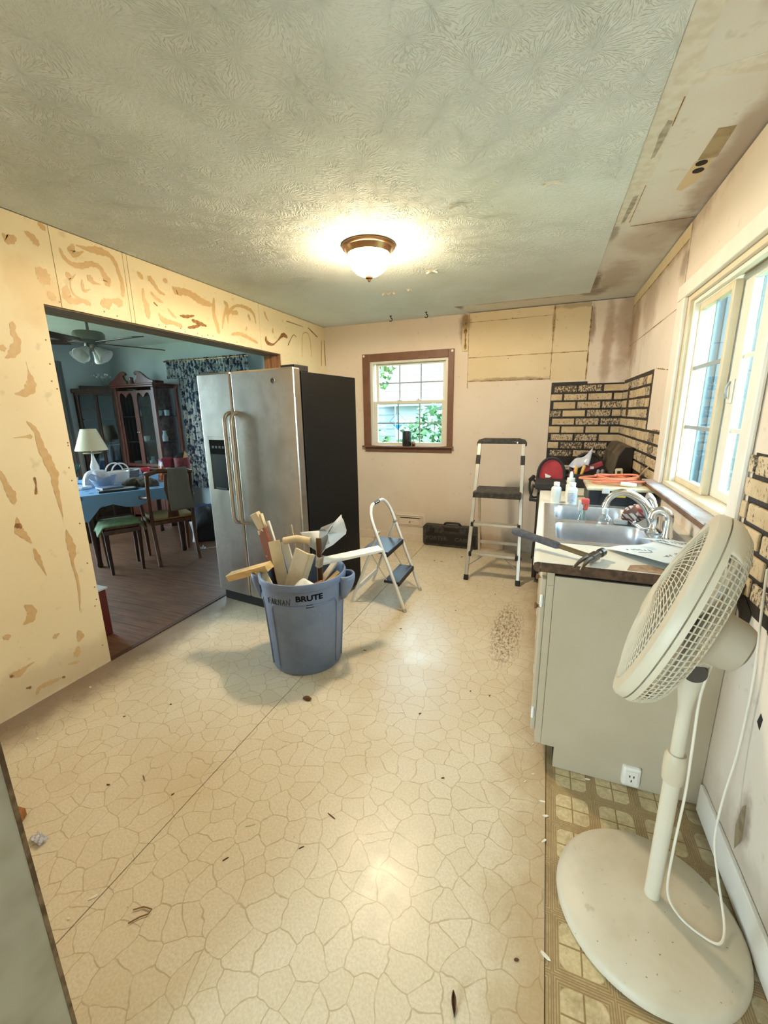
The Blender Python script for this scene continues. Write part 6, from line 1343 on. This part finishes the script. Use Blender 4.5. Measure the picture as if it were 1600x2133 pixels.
MB().grid(lambda u, v: (-.07+.15*u, -.02+.05*v+.03*u, .22+.09*v*(1-abs(u-.55))), 6, 4).build('black_bag', M['black'], cx2, smooth=True, solid=.004)
MB().prism([(0, 0), (.06, .02), (.03, .10)], (.02, .0, .22), (1, 0, 0), (0, 0, 1), .004).build('tan_card', plain('tan_card', S(190, 160, 120), .7), cx2)
lf = thing('potted_plant', 'dark green leafy plant at the left edge of the table', 'plant', (-4.93, 3.05, zt_), group='clutter on the dining table')
MB().lathe([(0, 0), (.035, 0), (.045, .07), (.04, .07), (0, .06)], n=16).build('pot', M['china'], lf, smooth=True)
for a, l_ in ((.2, .24), (1.4, .20), (2.6, .22), (4.0, .18)):
    MB().grid(lambda u, v, a=a, l_=l_: (math.cos(a)*l_*.45*u+(-math.sin(a))*(v-.5)*.07*math.sin(PI*min(u*.95+.05, 1)), math.sin(a)*l_*.45*u+math.cos(a)*(v-.5)*.07*math.sin(PI*min(u*.95+.05, 1)), .06+l_*u*(1-.25*u)), 8, 4).build('leaf', plain('deep_green_leaf', S(40, 72, 44), .4), lf, smooth=True, solid=.001)
pd_ = MB().box(-.10, .10, -.06, .06, 0, .03).build('white_pad', M['china'], None, bevel=.008); place(pd_, -4.5, 2.82, zt_, .2); tag(pd_, 'white padded parcel at the left table corner', 'parcel', 'clutter on the dining table')

# ---- things on the dining floor
chs = thing('red_chest', 'low dark red chest with glass top just behind the wall end', 'chest', (-2.86, 1.66, 0))
MB().box(-.17, .11, -.14, .11, 0, .335).build('body', plain('dark_red_lacquer', S(86, 30, 24), .4), chs, bevel=.004)
MB().box(-.18, .12, -.15, .12, .336, .350).build('glass_top', plain('grey_glass_top', S(176, 186, 186), .15), chs, bevel=.003)
lump('purple_bag', 'purple and blue patterned bag on the dining floor by the refrigerator', 'bag', -4.15, 4.15, .20, .14, .34, plain('purple_pattern', S(62, 56, 110), .7, var=.9, vscale=12, c2=S(40, 70, 74)), 21, 'bags under the dining window').location[2] = .001
o = lump('dark_bag', 'black bag slumped on the floor below the toile curtain', 'bag', -3.84, 3.86, .19, .17, .40, plain('black_bag_cloth', S(26, 24, 24), .7), 23, 'bags under the dining window'); o.location[2] = .001
o = MB().grid(lambda u, v: (-.03+.06*u, .02*math.sin(v*4), .26*v), 4, 8).build('white_cloth', M['china'], None, smooth=True, solid=.012); o.location = (-3.86, 3.62, .002); tag(o, 'narrow white cloth strip hanging beside the black bag', 'cloth')
o = MB().tube(smoothline([(-3.45, 3.56, .006), (-3.52, 3.48, .006), (-3.60, 3.42, .006), (-3.63, 3.47, .006), (-3.58, 3.50, .007), (-3.56, 3.43, .007), (-3.66, 3.55, .006)], 5), .005, 6).build('floor_cord', M['china'], None, smooth=True, origin=(-3.55, 3.48, .006)); tag(o, 'white cord looped on the dining room floor', 'cord')

# ================================================================== OUTSIDE
gd = struct('ground_outside', MB().box(-30, 30, -30, 40, -.6, -.35), plain('lawn', S(120, 128, 92), .9, var=.6, vscale=3, c2=S(140, 144, 112)))
struct('bounce_slab_outside', MB().box(-8, 8, -16, -2.75, -.34, -.2), plain('pale_bounce_slab', S(206, 200, 188), .9, var=.4, vscale=2, c2=S(184, 176, 160)))  # unseen pale slab, added to bounce daylight up onto the ceiling
wg = struct('wall_wing', MB().box(R+.14, 1.10, 3.30, 3.42, -.35, 2.7), plain('blue_grey_vertical_siding', S(66, 78, 84), .6))
for i in range(5): MB().box(R+.15+.085*i, R+.175+.085*i, 3.285, 3.2999, -.3, 2.68).build('batten', plain('blue_grey_batten', S(84, 96, 102), .6), wg)
M['siding'] = plain('pale_siding', S(96, 100, 102), .6); M['tansiding'] = plain('tan_siding', S(116, 88, 66), .6); M['shingle'] = plain('brown_shingle', S(80, 71, 65), .9, var=.7, vscale=14, c2=S(60, 52, 47))
M['outtrim'] = plain('white_outdoor_trim', S(140, 142, 144), .5)
def house(nm, lb, cx_, cy_, rz, wid, eave, ridge, run, sm, sh_off=0):
    h = thing(nm, lb, 'building', (cx_, cy_, -.35), rz)
    MB().box(-wid/2, wid/2, .02, run*2, 0, eave).build('wall', M['outtrim'], h)
    n = int(eave/.15); base = MB().prism([(0, 0), (.02, 0), (.004, .155), (0, .155)], (-wid/2, 0, 0), (0, -1, 0), (0, 0, 1), wid).build('siding_board', sm, h)
    for i in range(1, n):
        b = base.copy(); COL.objects.link(b); b.parent = h; b.location = (0, 0, i*.15)
    sl = math.hypot(run, ridge-eave); m = int(sl/.15); d = Vector((0, run, ridge-eave)).normalized(); up = Vector((0, -(ridge-eave), run)).normalized()
    st = MB().obox((0, 0, 0), (1, 0, 0), d, up, wid/2+.25, .09, .008).build('shingle_course', M['shingle'], h)
    st.location = Vector((0, -.25, eave-.1))
    for i in range(1, m+3):
        b = st.copy(); COL.objects.link(b); b.parent = h; b.location = Vector((0, -.25, eave-.1))+d*(i*.15)+up*(.003*(i % 2))+Vector((rnd.uniform(-.01, .01), 0, 0))
    MB().box(-wid/2-.25, wid/2+.25, -.30, -.24, eave-.2, eave-.06).build('gutter', M['outtrim'], h)
    MB().prism([(0, eave), (run, ridge), (run*2, eave)], (wid/2-.01, 0, 0), (0, 1, 0), (0, 0, 1), -.02).prism([(0, eave), (run, ridge), (run*2, eave)], (-wid/2+.01, 0, 0), (0, 1, 0), (0, 0, 1), .02).build('gable', M['outtrim'], h)
    return h
house('garage', 'pale sided garage with shingled roof behind the house', -1.05, 8.6, .0, 4.0, 2.17, 4.3, 3.0, M['siding'])
hs = house('neighbour_house', 'tan sided neighbouring house seen through the right window', 7.0, 15.2, 0.0, 7.0, 2.9, 5.0, 3.0, M['tansiding'])
def leafmat(nm, a, b):
    n = NT(nm); gp = n.N.new('ShaderNodeNewGeometry').outputs['Position']; n.base(n.mix(n.mapr(n.noise(gp, 7, 3), .35, .65), a, b)); n.rough(.6)
    n.p.inputs['Transmission Weight'].default_value = 0.0; return n.m
M['leaf'] = leafmat('green_leaf', S(60, 92, 50), S(96, 124, 72)); M['leafdk'] = leafmat('dark_green_leaf', S(48, 80, 46), S(78, 110, 66)); M['bark'] = plain('bark', S(96, 78, 62), .9); M['yelflower'] = plain('yellow_flower', S(206, 166, 40), .6)
def bush(nm, lb, cat, loc, rx, ry, rz_, n, size, m, seed, trunk=None, flowers=0, grp='garden plants outside'):
    r2 = random.Random(seed); t = thing(nm, lb, cat, loc, group=grp); mb = MB(); fl_ = MB()
    def rp():
        while True:
            p = Vector((r2.uniform(-1, 1), r2.uniform(-1, 1), r2.uniform(-1, 1)))
            if .35 < p.length < 1: return Vector((p.x*rx, p.y*ry, rz_*1.02+p.z*rz_))
    for i in range(n):
        p = rp()+Vector((0, 0, trunk or 0)); d = Vector((r2.gauss(0, 1), r2.gauss(0, 1), r2.gauss(-.3, .7))).normalized(); s = d.cross(Vector((r2.gauss(0, 1), r2.gauss(0, 1), r2.gauss(0, 1)))).normalized(); L_ = size*r2.uniform(.6, 1.3)
        mb.add([p, p+d*L_*.5+s*L_*.28, p+d*L_, p+d*L_*.5-s*L_*.28], [(0, 1, 2, 3)])
    mb.build('foliage', m, t)
    if flowers:
        for i in range(flowers):
            p = rp()*1.02; fl_.lathe([(0, .02), (.05, .0), (0, -.01)], p, n=7)
        fo = fl_.build('flowers', M['yelflower'], t); fo['kind'] = 'stuff'
    MB().cyl((0, 0, 0), (0, 0, (trunk or 0)+rz_*.8), .03+.04*(1 if trunk else 0), .02, 8).build('stem', M['bark'], t)
    return t
bush('shrub', 'leafy green shrub outside the far window', 'shrub', (-1.55, 6.2, -.35), .62, .5, .98, 1500, .13, M['leafdk'], 2)
bush('shrub', 'low green shrub outside the far window at the left', 'shrub', (-2.75, 6.7, -.35), .5, .4, .80, 700, .13, M['leaf'], 3)
bush('tree', 'green tree rising behind the garage roof', 'tree', (-7.5, 15.0, -.35), 2.6, 2.2, 2.4, 2200, .35, M['leaf'], 4, trunk=2.2)
bush('flowering_shrub', 'yellow flowering shrub below the right window', 'shrub', (2.35, 5.7, -.35), .75, .9, .80, 1800, .10, M['leaf'], 5, flowers=120)
bush('tree', 'leafy tree in front of the tan neighbouring house', 'tree', (4.6, 10.6, -.35), 1.7, 1.7, 1.5, 2600, .28, M['leafdk'], 6, trunk=3.0)
bush('tree', 'pale green tree beyond the right window near side', 'tree', (9.5, 5.0, -.35), 2.0, 2.0, 2.2, 2000, .3, M['leaf'], 7, trunk=1.6)

# ================================================================== FLOOR DEBRIS
M['chipw'] = plain('white_chip', S(236, 230, 212), .7); M['chipb'] = plain('brown_chip', S(92, 62, 36), .8)
def chip(x, y, l, w, a, m, nm, lb, cat, grp, z=.0003):
    r2 = random.Random(int(x*1000+y*77)); n = 7
    l, w = l*.75, w*.75
    poly = [(l*.5*math.cos(2*PI*i/n)*r2.uniform(.75, 1.15), w*.5*math.sin(2*PI*i/n)*r2.uniform(.7, 1.2)) for i in range(n)]
    o = MB().prism(poly, (0, 0, 0), (1, 0, 0), (0, 1, 0), .003).build(nm, m, None); o.location = (x, y, z); o.rotation_euler = (r2.uniform(-.05, .05), 0, a); tag(o, lb, cat, grp); return o
DBL = ['right of the grey bin', 'mid floor before the sink cabinet', 'left of the grey bin by the refrigerator', 'under the far window case', 'just left of the ladder feet, long and thin', 'against the far wall behind the ladder', 'before the white step stool', 'long scratch-like sliver at lower left', 'left of the long lower-left sliver', 'beside the worn scrape', 'centre of the near floor, needle thin', 'near floor below the centre sliver', 'near floor left of centre, short', 'between scrape and near floor', 'beside the fan base edge', 'left of the worn scrape', 'toward the left wall, small', 'closest to the left wall foot', 'between stool and ladder', 'left of the ladder shadow', 'lowest thin sliver near the camera']
for q_, (x, y, l, w, a) in enumerate(((-.988, 2.165, .03, .006, .1), (-.495, 1.732, .018, .01, .8), (-1.356, 2.474, .012, .01, 0), (-.977, 3.922, .025, .02, .3), (-.90, 3.918, .04, .006, -.1), (-.734, 4.127, .03, .02, .6), (-.858, 2.501, .02, .006, .3), (-1.481, .968, .05, .003, -.5), (-1.591, .891, .025, .008, .2), (-.183, 1.989, .014, .01, 0), (-.657, 1.091, .05, .004, -.3), (-.923, .826, .03, .004, 1.0), (-1.30, .95, .02, .006, 1.2), (-.30, 1.40, .02, .006, .5), (.025, .894, .02, .012, .4), (-.285, 1.993, .016, .006, 1.2), (-1.75, 1.35, .015, .01, .3), (-1.9, 1.2, .02, .008, 1.0), (-.55, 2.9, .02, .006, .2), (-.30, 3.3, .018, .008, .9), (-.7, .95, .03, .003, .8))):
    chip(x, y, l, w, a, M['chipb'], 'debris_fleck', 'dark debris fleck on vinyl floor, '+DBL[q_], 'debris', 'dark flecks on the kitchen floor')
WBL = ['beside the old seam, far one', 'beside the old seam, second one', 'on the old seam between cabinet and fan', 'largest, by the fan base', 'on the long floor seam at lower left', 'tiny, next to the lower-left seam chip', 'under the cabinet corner', 'thin straw-like, near floor', 'between cabinet corner and fan', 'near the cabinet toe', 'in the dirt strip by the left wall', 'lower one in the left dirt strip', 'against the cabinet end panel']
for q_, (x, y, l, w, a) in enumerate(((.088, 1.43, .035, .01, .1), (.10, 1.371, .03, .012, .3), (.095, 1.27, .03, .01, .8), (.099, .933, .045, .014, -.5), (-1.236, .586, .04, .012, .9), (-1.25, .52, .012, .01, 0), (.044, 1.72, .02, .006, 1.2), (-.924, .952, .05, .002, .6), (.02, 1.50, .02, .005, 1.0), (.05, 1.55, .016, .005, .4), (-2.3, 1.3, .02, .012, .4), (-2.15, .95, .018, .012, .1), (.26, 1.60, .03, .01, .2))):
    chip(x, y, l, w, a, M['chipw'], 'wood_chip', 'pale wood chip on the floor, '+WBL[q_], 'wood chip', 'pale chips on the kitchen floor')
lf_ = MB().grid(lambda u, v: (.045*(u-.5), .012*(v-.5)*math.sin(PI*min(max(u, .05), .95)), .004+.010*(v-.5)**2*4+.004*math.sin(u*5)), 8, 4).build('dry_leaf', M['chipb'], None, smooth=True, solid=.001); lf_.location = (-.118, .744, .001); lf_.rotation_euler = (0, 0, -1.3); tag(lf_, 'curled dry brown leaf on the floor near the fan base', 'leaf')
cl_ = MB().lathe([(0, 0), (.022, .002), (.026, .008), (.015, .016), (0, .018)], n=9).build('plaster_clump', M['chipb'], None); cl_.location = (-1.09, 1.631, .0005); cl_.scale = (1, .6, 1); tag(cl_, 'dark crumbled clump on the floor in front of the grey bin', 'debris')
tw_ = MB().tube([(-.09, -.01, .004), (-.05, .02, .004), (-.0, .025, .006), (.0, .005, .004), (-.03, -.02, .004), (-.06, -.06, .004)], .0025, 5).build('bent_splinter', plain('tan_splinter', S(150, 106, 62), .8), None); tw_.location = (-1.03, .61, .001); tw_.scale = (.6, .6, 1); tag(tw_, 'bent brown splinter on the floor at lower left', 'splinter')
wr_ = MB().grid(lambda u, v: (.06*(u-.5), .03*(v-.5), .004+.012*abs(math.sin(u*9+v*4))), 8, 5).build('clear_scrap', M['film'], None, smooth=True, solid=.0008); wr_.location = (-1.60, .64, .001); tag(wr_, 'scrap of clear film near the left door casing', 'film scrap')
shd = MB().prism([(0, 0), (.10, .02), (.07, .06), (.0, .05)], (0, 0, 0), (1, 0, 0), (0, 1, 0), .03).build('floor_gap_wedge', M['stud'], None); shd.location = (-1.83, .63, .0005); tag(shd, 'added dark wedge standing in for a gap at the floor beside the left door casing', 'board')  # made-up wedge in place of the dark gap at the floor
